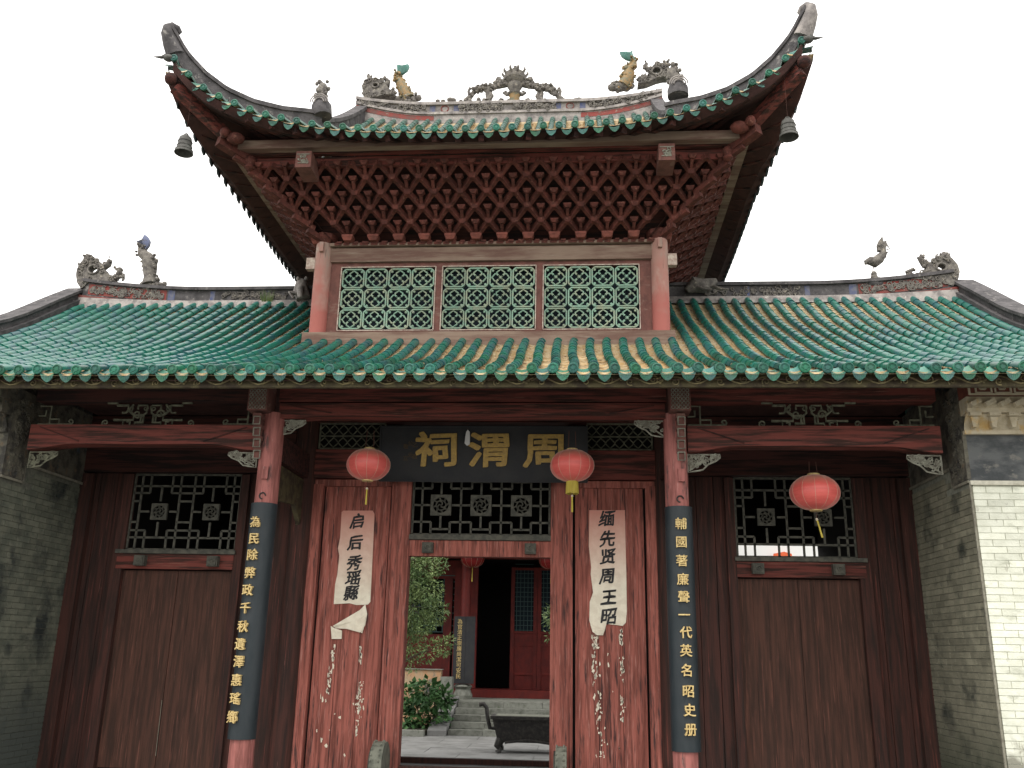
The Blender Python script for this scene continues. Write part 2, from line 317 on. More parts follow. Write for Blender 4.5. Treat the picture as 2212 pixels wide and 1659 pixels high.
# ================================================================== THE SETTING
g = MB().box(-200, 200, -200, 300, -1.2, -.75).build('ground', M['stone'], None); tag(g, kind='structure')
fl = MB().box(-12, 12, -14, 4.0, -.7, -.06).build('gate_pavement', M['paving'], None); tag(fl, kind='structure')
ZC = -.6
MB().box(-12, 12, 4.0, 4.12, -.7, .014).build('rear_shade_sill', M['plank_dark'], fl)  # added dark sill; its colour carries the shade at the floor's rear edge
sl = MB().box(-.795, .795, -.545, .545, 0, .03).mesh('paving_slab', M['paving'])
fc = MB().box(-14, 14, 4.12, 40, ZC - .1, ZC - .01).build('courtyard_pavement', M['mortar_dark'], None); tag(fc, kind='structure')
for j in range(11):                                        # courtyard slabs seen through the gateway
    for i in range(-4, 4):
        inst(sl, 'paving_slab', fc, (i * 1.6 + (.8 if j % 2 else 0) + .3, 4.7 + j * 1.1, ZC - .03 + rnd.uniform(0, .006)))

# ================================================================== GATEHOUSE
G = thing('temple_gatehouse', 'red timber temple gatehouse with green tiled lower roof and upswept upper pavilion', 'temple gate')
YW, YC, HX = 1.62, 3.95, 2.37

# ---- lower roof
def fl_z(t): return 4.33 + .3753 * t + .0361 * t * t          # height of tube centres, t metres up from the eave
EY = -1.1
lower = sub('lower_roof', G)
def in_pav(x, y, m=0.0): return abs(x) < HX + m and y > YW - .17
# tile bed: two sheets left and right, one in front of the pavilion, the rear slope plain
def bedfn(x0, x1, y0, y1, dz=-.07):
    return lambda u, v: (x0 + (x1 - x0) * u, y0 + (y1 - y0) * v, fl_z(y0 + (y1 - y0) * v - EY) + dz)
b = MB()
for a in ((-7.4, -HX, EY, YC), (HX, 7.4, EY, YC), (-HX, HX, EY, YW - .1)):
    b.grid(bedfn(*a), 2, 14)
b.build('roof_bed', M['pan'], lower)
b = MB()
b.grid(lambda u, v: (-7.4 + 14.8 * u, YC + 2.55 * v, 7.1 - 1.75 * v), 2, 2)
b.grid(lambda u, v: (-7.4 + 14.8 * u, YC + 2.55 * v, 6.95 - 1.75 * v), 2, 2)
b.build('rear_slope', M['green_dusty'], lower)
# the underside boards and rafters
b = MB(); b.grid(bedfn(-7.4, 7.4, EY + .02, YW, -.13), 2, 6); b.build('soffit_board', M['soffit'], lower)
rf = MB().bar((0, -.94, fl_z(.16) - .15), (0, YW, fl_z(YW - EY) - .2), .06, .05).mesh('rafter', M['soffit'])
for k in range(48): inst(rf, 'rafter', lower, (-7.2 + k * .306, 0, 0))
# cover tiles
TR = .052; TL = .215
def half_tile(r, L, lip=.006, n=7):
    mb = MB(); pr = []
    for s_, rr in ((0, r + lip), (.86, r + .001), (1.04, r - .004)):
        pr.append([(rr * math.cos(PI * k / (n - 1)), L * s_, rr * math.sin(PI * k / (n - 1)) - (.012 if True else 0)) for k in range(n)])
    vs = [p for row in pr for p in row]; fs = []
    for a in range(2):
        for k in range(n - 1):
            i = a * n + k; fs.append((i, i + n, i + n + 1, i + 1))
    # butt end ring
    vs += [((r - .012) * math.cos(PI * k / (n - 1)), 0, (r - .012) * math.sin(PI * k / (n - 1)) - .012) for k in range(n)]
    for k in range(n - 1): fs.append((k, k + 1, 3 * n + k + 1, 3 * n + k))
    mb.add(vs, fs); return mb
tile_me = half_tile(TR, TL).mesh('cover_tile', M['green'], True)
tile_mb = half_tile(TR, TL)
XS = [.34 + k * .2135 for k in range(-35, 33)]
tiles = []
for x in XS:
    y = EY + .01
    jx = rnd.uniform(-.006, .006)
    k = 0
    while True:
        t = y - EY; sl_ = .3753 + .0722 * t; ang = math.atan(sl_)
        if y > YC - .25 or (in_pav(x, y, .08)): break
        wob = .018 * math.sin(t * 2.1 + x * .7) * min(1, t)
        tiles.append((x + jx + wob + rnd.uniform(-.003, .003), y, fl_z(t) + rnd.uniform(-.004, .004), ang + rnd.uniform(-.03, .03), rnd.uniform(-.035, .035)))
        y += TL * math.cos(ang); k += 1
# the largest in view stay single objects
def near(tl): return (Vector(tl[:3]) - CAM).length + (50 if abs(tl[0] - .3) > 5.5 else 0)
tiles.sort(key=near)
for tl in tiles[:250]: inst(tile_me, 'cover_tile', lower, tl[:3], (tl[3], 0, tl[4]))
mb = MB()
for tl in tiles[250:]:
    Mx = Matrix.Translation(tl[:3]) @ Matrix.Rotation(tl[4], 4, 'Z') @ Matrix.Rotation(tl[3], 4, 'X')
    mb.add([tuple(Mx @ Vector(p)) for p in tile_mb.v], tile_mb.f)
tag(mb.build('cover_tile_rows', M['green'], lower, True), kind='stuff')
# round tile ends with a rim and a raised boss, drip tiles between them
def disc_mesh(r, name='tile_end'):
    mb = MB(); mb.lathe([(r, -.02), (r, .008), (r - .012, .012), (r - .014, .004), (r * .45, .003), (r * .4, .009), (.001, .010)], 16)
    for k in range(6): mb.ball((r * .6 * math.cos(k * PI / 3), r * .6 * math.sin(k * PI / 3), .004), r * .13, 5, 3)
    mb.xform(Matrix.Rotation(PI / 2, 4, 'X')); return mb.mesh(name, M['disc'], True)
disc_me = disc_mesh(.055)
def drip_mesh(w, h):
    """curved plate hanging from the pan, pointed at the bottom"""
    mb = MB(); n = 8; top = []; bot = []
    for k in range(n + 1):
        u = -1 + 2 * k / n
        zt = -.028 * (1 - u * u); zb = zt - h * ((1 - abs(u) ** 2.6) ** .6 * .68 + .32 * (1 - abs(u))) - .004
        top.append((u * w, zt)); bot.append((u * w, zb))
    mb.prism(top + bot[::-1], -.014, 0); mb.grid(lambda a, b_: ((-1 + 2 * a) * w, b_ * .16, -.028 * (1 - (-1 + 2 * a) ** 2) + b_ * .05 + .002), 6, 1)
    for k in range(5): mb.tube([(-w * .6 + k * w * .3, -.018, -.032), (-w * .45 + k * w * .22, -.018, -.045 - h * .4)], .003, 4)
    return mb.mesh('drip_tile', M['drip'], False)
drip_me = drip_mesh(.076, .062)
for i, x in enumerate(XS):
    inst(disc_me, 'tile_end', lower, (x + rnd.uniform(-.005, .005), EY, 4.33 + rnd.uniform(-.006, .006)), (rnd.uniform(-.05, .1), 0, rnd.uniform(-.06, .06)))
    if i < len(XS) - 1:
        inst(drip_me, 'drip_tile', lower, (x + .107, EY + .015, 4.290 + rnd.uniform(-.005, .005)), (.3 + rnd.uniform(-.08, .08), rnd.uniform(-.06, .06), rnd.uniform(-.05, .05)))
# ochre pan tiles, overlapped shingle-like
def pan_mb(w=.082, L=.12):
    mb = MB()
    mb.grid(lambda a, b_: ((-1 + 2 * a) * w, b_ * L, -.022 * (1 - (-1 + 2 * a) ** 2) + .004), 4, 1)
    mb.grid(lambda a, b_: ((-1 + 2 * a) * w, 0, -.022 * (1 - (-1 + 2 * a) ** 2) + .004 - b_ * .020), 4, 1); return mb
pan_m = pan_mb(); pan_me = pan_m.mesh('pan_tile', M['pan'])
pans = []
for x in XS[:-1]:
    y = EY + .03
    while y < YC - .25 and not in_pav(x + .107, y, .05):
        t = y - EY; pans.append((x + .107 + rnd.uniform(-.006, .006), y, fl_z(t) - .035 + rnd.uniform(-.004, .006), math.atan(.3753 + .0722 * t) - .16 + rnd.uniform(-.04, .04), rnd.uniform(-.06, .06)))
        y += .078
pans.sort(key=lambda q: abs(q[0] - 1.4) * .7 + abs(q[1] + 1.1))
for q in pans[:290]: inst(pan_me, 'pan_tile', lower, q[:3], (q[3], 0, q[4]))
mb = MB()
for q in pans[290:]:
    Mx = Matrix.Translation(q[:3]) @ Matrix.Rotation(q[4], 4, 'Z') @ Matrix.Rotation(q[3], 4, 'X')
    mb.add([tuple(Mx @ Vector(p)) for p in pan_m.v], pan_m.f)
tag(mb.build('pan_tile_rows', M['pan'], lower), kind='stuff')
# mortar bed where the roof meets the pavilion
MB().box(-2.54, 2.54, YW - .17, YW - .02, 5.45, 5.668).build('mortar_fillet', M['wood_grey'], lower)
# carved fascia under the eave
fz = MB().box(-7.4, 7.4, -1.0, -.95, 4.155, 4.32).build('eave_fascia', M['frieze'], lower)
rg = random.Random(3); mb = MB()
x = -6.6
while x < 6.8:
    # interlaced wave scrolls with flowers
    mb.tube([(x + u * .06, -1.005, 4.225 + .038 * math.sin(u * .9)) for u in range(9)], .009, 5)
    for s_ in (0, 1): spiral(mb, x + .10 + s_ * .24, 4.222 + (.012 if s_ else -.014), -1.006, .042, 1.2, .008, rg.uniform(0, 6), 1 if s_ else -1, 12, 5)
    if int(x * 2) % 3 == 0:
        for k in range(5): mb.ball((x + .4 + .026 * math.cos(k * 1.257), -1.004, 4.225 + .026 * math.sin(k * 1.257)), .017, 6, 4)
    x += .46
tag(mb.build('fascia_carving', M['frieze_relief'], lower), kind='stuff')

# ---- lower roof ridges with curled ends
def ridge_band(name, parent, x0, x1, zb, zt, w, m, lift=0, start=0, y=YC, nn=24, tl=1.15):
    """a wall-like ridge between x0 and x1, rising at the outer end x1"""
    def L_(x):
        q = max(0, (abs(x) - start) / (abs(x1) - start)); return lift * q ** 1.8
    mb = MB()
    for (a, b_, ww) in ((zb, zt, w), (zt - .03, zt + .025, w + .05), (zb - .01, zb + .04, w + .04)):
        vs = []; fs = []
        for i in range(nn + 1):
            x = x0 + (x1 - x0) * i / nn; l = L_(x)
            vs += [(x, y - ww, a + l * (tl if a > zb + .05 else 1)), (x, y - ww, b_ + l * (tl if b_ - a > .1 or a > zb + .05 else 1)), (x, y + ww, b_ + l * (tl if b_ - a > .1 or a > zb + .05 else 1)), (x, y + ww, a + l * (tl if a > zb + .05 else 1))]
        for i in range(nn):
            k = 4 * i; fs += [(k + j, k + (j + 1) % 4, k + 4 + (j + 1) % 4, k + 4 + j) for j in range(4)]
        fs += [(0, 1, 2, 3), (4 * nn + 3, 4 * nn + 2, 4 * nn + 1, 4 * nn)]
        mb.add(vs, fs)
    mb.build(name, m, parent); return L_
for s_ in (-1, 1):
    Lf = ridge_band('roof_ridge', lower, s_ * HX, s_ * 7.25, 7.03, 7.33, .10, M['plaster_dark'], .16, 5.0)
    # footing below the band
    MB().grid(lambda u, v: (s_ * (HX + 4.9 * u), YC - .16 - .06 * v, 7.10 - .14 * v + Lf(s_ * (HX + 4.9 * u)) * .5 * (1 - v)), 12, 1).build('ridge_footing', M['plaster'], lower)
    # red panel at the curled end with carving, plain and carved panels further in
    mb = MB(); n = 14
    def pan_strip(mb, xa, xb, za, zb_, y):
        return mb.grid(lambda u, v: (s_ * (xa + (xb - xa) * u), y, za + (zb_ - za) * v + Lf(s_ * (xa + (xb - xa) * u)) * 1.06), n, 1)
    pan_strip(mb, 5.75, 7.15, 7.10, 7.29, YC - .104).build('ridge_red_panel', M['carving_red'], lower)
    mb = MB(); pan_strip(mb, 6.4, 7.32, 6.99, 7.06, YC - .148).build('ridge_red_edge', M['carving_red'], lower)
    for (xa, xb) in ((5.6, 5.72), (3.95, 4.02), (4.9, 4.98)):
        mb = MB(); pan_strip(mb, xa, xb, 7.09, 7.29, YC - .106).build('ridge_blue_panel', M['blue'], lower)
    mb = MB(); rg = random.Random(11 + s_)
    for (xa, xb, c_) in ((5.8, 7.1, 90), (3.3, 4.8, 60)):
        for _ in range(c_):
            xx = rg.uniform(xa, xb); l = Lf(s_ * xx) * 1.06
            spiral(mb, s_ * xx, rg.uniform(7.13, 7.26) + l, YC - .112, rg.uniform(.03, .06), 1.1, .012, rg.uniform(0, 6), rg.choice((-1, 1)), 9, 5)
    tag(mb.build('ridge_carving', M['carving'], lower), kind='stuff')
    # verge ridge running down the gable edge
    mb = MB()
    for (o0, w, h0, h1) in ((0, .20, -.2, .10), (0, .13, .10, .22), (0, .17, .22, .27)):
        vs = []; fs = []; nn = 14
        for i in range(nn + 1):
            y = YC - (YC - EY) * i / nn; z = fl_z(y - EY) + .02 * math.sin(i)
            vs += [(s_ * 7.42 - w, y, z + h0), (s_ * 7.42 - w, y, z + h1), (s_ * 7.42 + w, y, z + h1), (s_ * 7.42 + w, y, z + h0)]
        for i in range(nn):
            k = 4 * i; fs += [(k + j, k + 4 + j, k + 4 + (j + 1) % 4, k + (j + 1) % 4) for j in range(4)]
        fs += [(0, 3, 2, 1), (4 * nn, 4 * nn + 1, 4 * nn + 2, 4 * nn + 3)]; mb.add(vs, fs)
    mb.build('verge_ridge', M['plaster_dark'], lower)
    # gable wall under the verge and rear corner
    MB().prism([(EY + .5, 4.0), (YC, 6.9), (6.5, 5.2), (6.5, 4.0)], 0, .2).xform(Matrix.Translation((s_ * 7.2, 0, 0)) @ Matrix.Rotation(PI / 2, 4, 'Z')).build('gable_wall', M['plaster_dark'], lower)

# ---- inner shell: black walls, ceiling and lintels added to keep the interior dark
sh = sub('inner_shell', G)
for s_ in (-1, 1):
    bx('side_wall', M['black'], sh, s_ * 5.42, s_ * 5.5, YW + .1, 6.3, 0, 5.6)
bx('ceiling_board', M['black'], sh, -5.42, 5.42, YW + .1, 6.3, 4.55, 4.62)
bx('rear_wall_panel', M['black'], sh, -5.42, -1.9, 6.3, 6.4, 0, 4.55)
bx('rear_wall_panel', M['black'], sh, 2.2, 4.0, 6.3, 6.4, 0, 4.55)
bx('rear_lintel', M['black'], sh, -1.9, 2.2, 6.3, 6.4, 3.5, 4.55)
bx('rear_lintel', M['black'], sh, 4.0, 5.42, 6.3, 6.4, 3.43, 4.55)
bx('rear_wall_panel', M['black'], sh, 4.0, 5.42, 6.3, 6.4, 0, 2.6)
# ---- columns
def column(parent, name, x, y, z0, z1, r, m, base=True):
    mb = MB(); rg = random.Random(int(x * 10 + y * 7))
    pr = [(r * (1 + .012 * math.sin(z * 2.3)), z) for z in [z0 + (z1 - z0) * i / 10 for i in range(11)]]
    mb.lathe(pr, 24, (x, y, 0)); return mb.build(name, m, parent, True)
for s_ in (-1, 1):
    c = column(G, 'front_pillar', s_ * HX + (.07 if s_ < 0 else -.04), .0, 0, 4.12, .128, M['post_red'])
    MB().lathe([(.22, 0), (.22, .1), (.19, .18), (.16, .22)], 20, (s_ * HX, 0, 0)).build('stone_base', M['stone'], c)
    bx('peg', M['post_red'], c, s_ * HX + (.08 if s_ < 0 else 0) - .035, s_ * HX + (.08 if s_ < 0 else 0) + .035, -.16, -.1, 3.33, 3.47)
    hk = MB().tube([(s_ * HX + (.07 if s_ < 0 else -.02) + .035 * math.cos(a), -.135, 3.14 + .035 * math.sin(a)) for a in [i * PI / 6 for i in range(10)]], .008, 6)
    hk.build('iron_hook', M['iron'], c)
    column(G, 'wall_column', s_ * HX, YW, 0, 4.5, .16, M['plank_dark'])
    # upper pavilion columns front and back
    for y in (YW - .02, 2 * YC - YW):
        c = column(G, 'pavilion_column', s_ * HX, y, 5.4, 7.10, .118, M['post_upper'])
        MB().lathe([(.125, 7.04), (.18, 7.11), (.18, 7.17), (.12, 7.19)], 8, (s_ * HX, y, 0)).build('capital', M['bracket'], c)
        if y < 3:
            bx('tenon_end', M['cream_line'], c, s_ * HX + s_ * .11, s_ * HX + s_ * .235, y - .05, y + .05, 6.66, 6.83)
            bx('peg', M['post_upper'], c, s_ * HX - .028, s_ * HX + .028, y - .17, y - .1, 6.88, 7.02)

# ---- pavilion walls and ceramic windows
pv = sub('pavilion_wall', G)
bx('window_sill', M['wood_maroon'], pv, -HX + .1, HX - .1, YW - .03, YW + .08, 5.67, 5.735)
bx('head_beam', M['wood_grey'], pv, -HX + .1, HX - .1, YW - .07, YW + .08, 6.76, 6.97)
bx('wall_plank', M['wood_maroon'], pv, -HX + .1, HX - .1, YW - .02, YW + .08, 6.695, 6.76)
wins = [(-2.10, -.745), (-.655, .665), (.76, 2.09)]
ed = [-HX + .1, -2.10, -.745, -.655, .665, .76, 2.09, HX - .1]
for k in range(0, 8, 2): bx('mullion', M['wood_maroon'], pv, ed[k], ed[k + 1], YW - .025, YW + .08, 5.735, 6.695)
bx('window_backing', M['dark_blue'], pv, -HX + .1, HX - .1, YW + .1, YW + .12, 5.5, 7.0)
for s_ in (-1, 1):
    for k in range(12): bx('side_plank', M['wood_maroon'], pv, s_ * HX - .03, s_ * HX + .03, YW + .1 + k * .37, YW + .46 + k * .37, 5.4, 7.05)
    bx('side_beam', M['wood_grey'], pv, s_ * HX - .07, s_ * HX + .07, YW + .1, 6.2, 6.85, 7.05)
bx('rear_plank_wall', M['wood_maroon'], pv, -HX, HX, 2 * YC - YW, 2 * YC - YW + .05, 5.4, 7.05)
# carved moulding under the brackets: stepped cloud edge
mb = MB().box(-HX + .1, HX - .1, YW - .12, YW, 6.985, 7.03); mb.build('moulding', M['wood_grey'], pv)
mb = MB(); x = -2.2
while x < 2.2:
    w = rnd.uniform(.06, .12); mb.box(x, x + w, YW - .13, YW - .11, 6.99, 7.03); mb.box(x + w * .3, x + w * 1.1, YW - .14, YW - .12, 7.015, 7.045); x += w + rnd.uniform(.02, .05)
tag(mb.build('moulding_carving', M['bracket'], pv), kind='stuff')
def ceramic_tile_mesh(w, h):
    mb = MB(); c = .036; R = .0118; a, b_ = w / 2 - .015, h / 2 - .015
    oc = [(-a + c, -b_), (a - c, -b_), (a, -b_ + c), (a, b_ - c), (a - c, b_), (-a + c, b_), (-a, b_ - c), (-a, -b_ + c)]
    for i in range(8):
        p, q = oc[i], oc[(i + 1) % 8]; mb.bar((p[0], 0, p[1]), (q[0], 0, q[1]), .019, .04, (0, 1, 0))
    for sx in (-1, 1):
        for sz in (-1, 1):
            mb.ball((sx * (a - c * .95), -.004, sz * (b_ - c * .95)), .021, 6, 4, (1, .6, 1))
    # quatrefoil of four ogee lobes
    for k in range(4):
        Mr = Matrix.Rotation(k * PI / 2, 4, 'Y')
        pts = [(-.030, 0, .036), (-.054, 0, .056), (-.056, 0, .080), (-.032, 0, .098), (0, 0, .122), (.032, 0, .098), (.056, 0, .080), (.054, 0, .056), (.030, 0, .036)]
        mb.tube([Mr @ Vector((p[0], p[1], p[2])) for p in pts], R, 5)
        mb.tube([Mr @ Vector((0, 0, .11)), Mr @ Vector((0, 0, b_))], R, 5)
        for q in ((-.034, .034), (.034, .034)): mb.tube([Mr @ Vector((q[0] * .2, 0, q[1] * .2)), Mr @ Vector((q[0] * .7, 0, q[1] * .7))], R * 1.1, 5)
    mb.ball((0, -.004, 0), .022, 6, 4, (1, .6, 1))
    return mb.mesh('ceramic_tile', M['ceramic'])
for (xa, xb) in wins:
    w_ = sub('ceramic_window', G)
    cw = (xb - xa - .03) / 4; ch_ = (6.685 - 5.745 - .02) / 3
    me = ceramic_tile_mesh(cw, ch_)
    for i in range(4):
        for j in range(3):
            inst(me, 'ceramic_tile', w_, (xa + .015 + cw * (i + .5), YW - .01, 5.755 + ch_ * (j + .5)))
    mb = MB()
    for (p, q) in (((xa, 5.74), (xb, 5.74)), ((xa, 6.69), (xb, 6.69)), ((xa + .004, 5.74), (xa + .004, 6.69)), ((xb - .004, 5.74), (xb - .004, 6.69))):
        mb.bar((p[0], YW - .032, p[1]), (q[0], YW - .032, q[1]), .014, .014, (0, 1, 0))
    mb.build('edge_strip', M['cream_line'], w_)

# ---- bracket lattice (front and both sides), each bracket one piece
BS, BO, BR = .3654, .165, .142
def bracket_mesh(k):
    mb = MB(); s_ = .8 if k else 1.0
    mb.taper((0, 0, -.05 if k else -.075), .042 * s_, .066 * s_, .055 if k else .075, (.04, .055)); mb.taper((0, 0, .004), .068 * s_, .068 * s_, .018, (.055, .055))
    for sx in (-1, 1):     # diagonal arms, bowed
        p0 = Vector((0, .02, .0)); p3 = Vector((sx * BS / 2, -BO - .005, BR - .03))
        p1 = p0.lerp(p3, .38) + Vector((0, 0, .010)); p2 = p0.lerp(p3, .72) + Vector((0, 0, .026))
        mb.bar(p0 + Vector((0, 0, -.02)), p1, .044, .07); mb.bar(p1, p2, .05, .075); mb.bar(p2, p3 + Vector((0, 0, .012)), .056, .07)
    mb.bar((0, .02, .0), (0, -.155, .105), .042, .06)
    mb.taper((0, -.165, .092), .026, .055, .04, (.026, .05)); mb.box(-.056, .056, -.215, -.115, .132, .146)
    return mb.mesh('bracket', M['bracket'])
bms = [bracket_mesh(0), bracket_mesh(1)]
blk_me = MB().taper((0, 0, 0), .052, .075, .045, (.05, .07)).box(-.078, .078, -.072, .072, .047, .082).mesh('bracket_block', M['block'])
def face_mat(kind):
    c = Vector((0, YC, 0))
    a = {'f': 0, 'l': -PI / 2, 'r': PI / 2}[kind]
    return Matrix.Translation(c) @ Matrix.Rotation(a, 4, 'Z') @ Matrix.Translation(-c)
D0 = YC - 1.5                                         # wall plane to centre
for face, ang in (('f', 0), ('l', -PI / 2), ('r', PI / 2)):
    bg_ = sub('bracket_cluster', G); FM = face_mat(face)
    for k in range(5):
        n = 14 + k
        for i in range(n):
            u = -HX + (i - k / 2) * BS + .0
            p = FM @ Vector((u, 1.5 - BO * k, 7.12 + BR * k))
            if face != 'f' and p.y > 6.9 : continue
            if face == 'f' and k < 1 and i in (0, 13): continue
            inst(bms[1 if k else 0], 'bracket', bg_, p, (0, 0, ang))
    for i in range(0 if face != 'f' else 1, 13 + (face != 'f')):
        p = FM @ Vector((-HX + i * BS, 1.475, 7.035))
        if p.y < 6.9: inst(blk_me, 'bracket_block', bg_, p, (0, 0, ang))
    # sloping boards behind the arms
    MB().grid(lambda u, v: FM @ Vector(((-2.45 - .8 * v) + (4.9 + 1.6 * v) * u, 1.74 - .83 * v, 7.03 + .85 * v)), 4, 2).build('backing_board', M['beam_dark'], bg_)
    # plank and purlin above the lattice
    for (o, z0, z1, L_, m, w, nm) in ((1.5 - BO * 5 + .02, 7.785, 7.925, 3.30, 'beam_red', .06, 'bracket_plank'), (.47, 7.945, 8.07, 3.43, 'wood_grey', .12, 'eave_purlin'), (.61, 7.93, 8.06, 3.3, 'beam_red', .07, 'inner_purlin')):
        MB().box(-L_, L_, o, o + w, z0, z1).xform(FM).build(nm, M[m], bg_)
# corner arms along the diagonals
for s_ in (-1, 1):
    cb = sub('corner_arm_stack', G)
    for k in range(6):
        q = HX + BO * (k - .3); q2 = q + .24
        MB().bar((s_ * q, YC - q - .06, 7.06 + BR * k), (s_ * q2, YC - q2 - .06, 7.15 + BR * k), .075, .075).build('corner_arm', M['bracket'], cb)
    MB().bar((s_ * 2.9, YC - 2.9, 7.80), (s_ * 3.55, YC - 3.62, 8.00), .13, .15).build('corner_beam', M['bracket'], cb)
    MB().bar((s_ * 3.3, YC - 3.3, 7.98), (s_ * 4.02, YC - 4.08, 8.52), .13, .14).build('corner_beam', M['beam_red'], cb)
    MB().ball((s_ * 4.04, YC - 4.16, 8.58), .085, 10, 8).build('corner_boss', M['beam_dark'], cb, True)
    mb = MB().ball((s_ * 3.32, YC - 3.62, 8.02), .10, 8, 6, (1.3, 1, .8)); mb.ball((s_ * 3.44, YC - 3.7, 8.06), .07, 8, 6); mb.build('carved_beam_head', M['bracket'], cb, True)
    # hanging bulb at the purlin corner
    MB().lathe([(.02, 7.70), (.07, 7.74), (.05, 7.79), (.075, 7.84), (.05, 7.9)], 10, (s_ * 3.2, .62, 0)).build('corner_bulb', M['bracket'], cb, True)
    # painted square beam heads
    x = s_ * HX - (.02 if s_ < 0 else -.02)
    h_ = bx('beam_head', M['wood_maroon'], G, x - .105, x + .105, .40, .80, 7.61, 7.85)
    mb = MB(); rg = random.Random(5 + s_)
    mb.bar((x - .09, .396, 7.80), (x + .09, .396, 7.80), .01, .012, (0, 1, 0)); mb.bar((x - .07, .396, 7.67), (x + .06, .396, 7.67), .012, .012, (0, 1, 0))
    scrolls(mb, x - .08, x + .08, 7.65, 7.82, .395, 7, .02, .035, .009, rg); mb.build('beam_head_carving', M['fret_pale'], h_)

# ---- upper roof
zt = [(0, 7.964), (1.0, 7.985), (1.6, 8.01), (1.9, 8.04), (2.2, 8.065), (2.5, 8.11), (2.8, 8.165), (3.1, 8.25), (3.4, 8.37), (3.65, 8.50), (3.85, 8.675), (4.0, 8.84), (4.12, 9.02), (4.3, 9.3)]
def interp(tb, x):
    for (a, za), (b_, zb) in zip(tb, tb[1:]):
        if x <= b_: return za + (zb - za) * max(0, (x - a)) / (b_ - a)
    return tb[-1][1]
def ze(u): return interp(zt, abs(u))
def ye(u): return .12 - .40 * (max(0, abs(u) - 1.6) / 2.5) ** 1.7
def gz(t): return .46 * t + .06 * t * t
def us(u, t): return ze(0) + (ze(u) - ze(0)) * math.exp(-max(t, 0) / 1.3) + gz(max(t, 0))   # tube-centre height
TU = 4.22
def upt(u, y):     # front-local point on the upper roof, y measured in the front frame
    return Vector((u, y, us(u, y - ye(u))))
upper = sub('upper_roof', G)
FB = 2.6                                            # half length of the ridge / gable line
def yhip(u): return YC - max(abs(u), 0) if abs(u) > FB else YC
for face in 'flr':
    FM = face_mat(face); lim = YC if face == 'f' else YC - FB
    def fn(u, v, dz=-.07):
        uu = -4.02 + 8.04 * u; y0 = ye(uu); y1 = min(lim, yhip(uu)) if face == 'f' else min(lim, YC - abs(uu) if abs(uu) > FB else lim)
        y1 = max(y1, y0 + .01); p = upt(uu, y0 + (y1 - y0) * v); p.z += dz; return FM @ p
    MB().grid(lambda u, v: fn(u, v), 40, 8).build('roof_bed', M['pan'], upper)
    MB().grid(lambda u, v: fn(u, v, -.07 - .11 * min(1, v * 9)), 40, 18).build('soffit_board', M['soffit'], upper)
    mb = MB()
    mb.grid(lambda u, v: FM @ (upt(-4.04 + 8.08 * u, ye(-4.04 + 8.08 * u) + .05) + Vector((0, 0, -.05 - .04 * v))), 44, 1)
    mb.build('eave_board', M['beam_dark'], upper)
    # rafters: straight in the middle, fanned at the corners
    for i in range(27):
        u = -4.0 + 8.0 * i / 26; ui = max(-3.0, min(3.0, u * .82))
        a = FM @ (upt(u, ye(u) + (.08 if face == 'f' else .14)) + Vector((0, 0, -.14))); b_ = FM @ (Vector((ui, .72, 8.16 + max(0, abs(u) - 3) * .12)))
        MB().bar(a, b_, .07, .085).build('rafter', M['beam_dark'], upper)
# rear slope and gables
MB().grid(lambda u, v: (-3.9 + 7.8 * u, 7.8 - 3.85 * v, us(0, 3.85 * v) + 0), 2, 8).build('rear_slope', M['green_dusty'], upper)
for s_ in (-1, 1):
    MB().prism([(YC - 2.3, 8.9), (YC, 10.7), (YC + 2.3, 8.9)], 0, .1).xform(Matrix.Translation((s_ * (FB + (0 if s_ > 0 else .0)), 0, 0)) @ Matrix.Rotation(PI / 2, 4, 'Z')).build('gable_wall', M['plaster_dark'], upper)
# cover tiles
UP = .2; ut = []
us_x = [-4.02 + .201 * k for k in range(41)]
for x in us_x:
    y = ye(x) + .01; top = YC - .2 if abs(x) < FB else YC - abs(x) - .05
    if abs(x) > 3.85: top = min(top, y + .25)
    while y < top:
        t = y - ye(x); z = us(x, t); z2 = us(x, t + .1); ang = math.atan((z2 - z) / .1)
        sx = (us(x + .05, t) - us(x - .05, t)) / .1
        ut.append(((x + rnd.uniform(-.003, .003), y, z), (ang + rnd.uniform(-.02, .02), -math.atan(sx) * .6, 0), (y, abs(x))))
        y += TL * math.cos(ang) * .95
ume = half_tile(.042, TL).mesh('cover_tile', M['green_dusty'], True); umb = half_tile(.042, TL)
order = sorted(ut, key=lambda q: q[0][1])[:0] + sorted(ut, key=lambda q: (q[0][1] - ye(q[0][0])))
for q in order[:50]: inst(ume, 'cover_tile', upper, q[0], q[1])
mb = MB()
for q in order[50:]:
    Mx = Matrix.Translation(q[0]) @ Matrix.Rotation(q[1][1], 4, 'Y') @ Matrix.Rotation(q[1][0], 4, 'X')
    mb.add([tuple(Mx @ Vector(p)) for p in umb.v], umb.f)
for face in 'lr':
    FM = face_mat(face)
    for x in us_x:
        y = ye(x) + .01; top = YC - max(FB, abs(x)) - .05
        while y < top:
            t = y - ye(x); z = us(x, t); ang = math.atan((us(x, t + .1) - z) / .1)
            Mx = FM @ Matrix.Translation((x, y, z)) @ Matrix.Rotation(ang, 4, 'X'); mb.add([tuple(Mx @ Vector(p)) for p in umb.v], umb.f)
            y += TL * math.cos(ang) * .95
tag(mb.build('cover_tile_rows', M['green_dusty'], upper, True), kind='stuff')
ud = disc_mesh(.047); udr = drip_mesh(.072, .056); uds = udr.copy(); uds.materials[0] = M['tile_under']
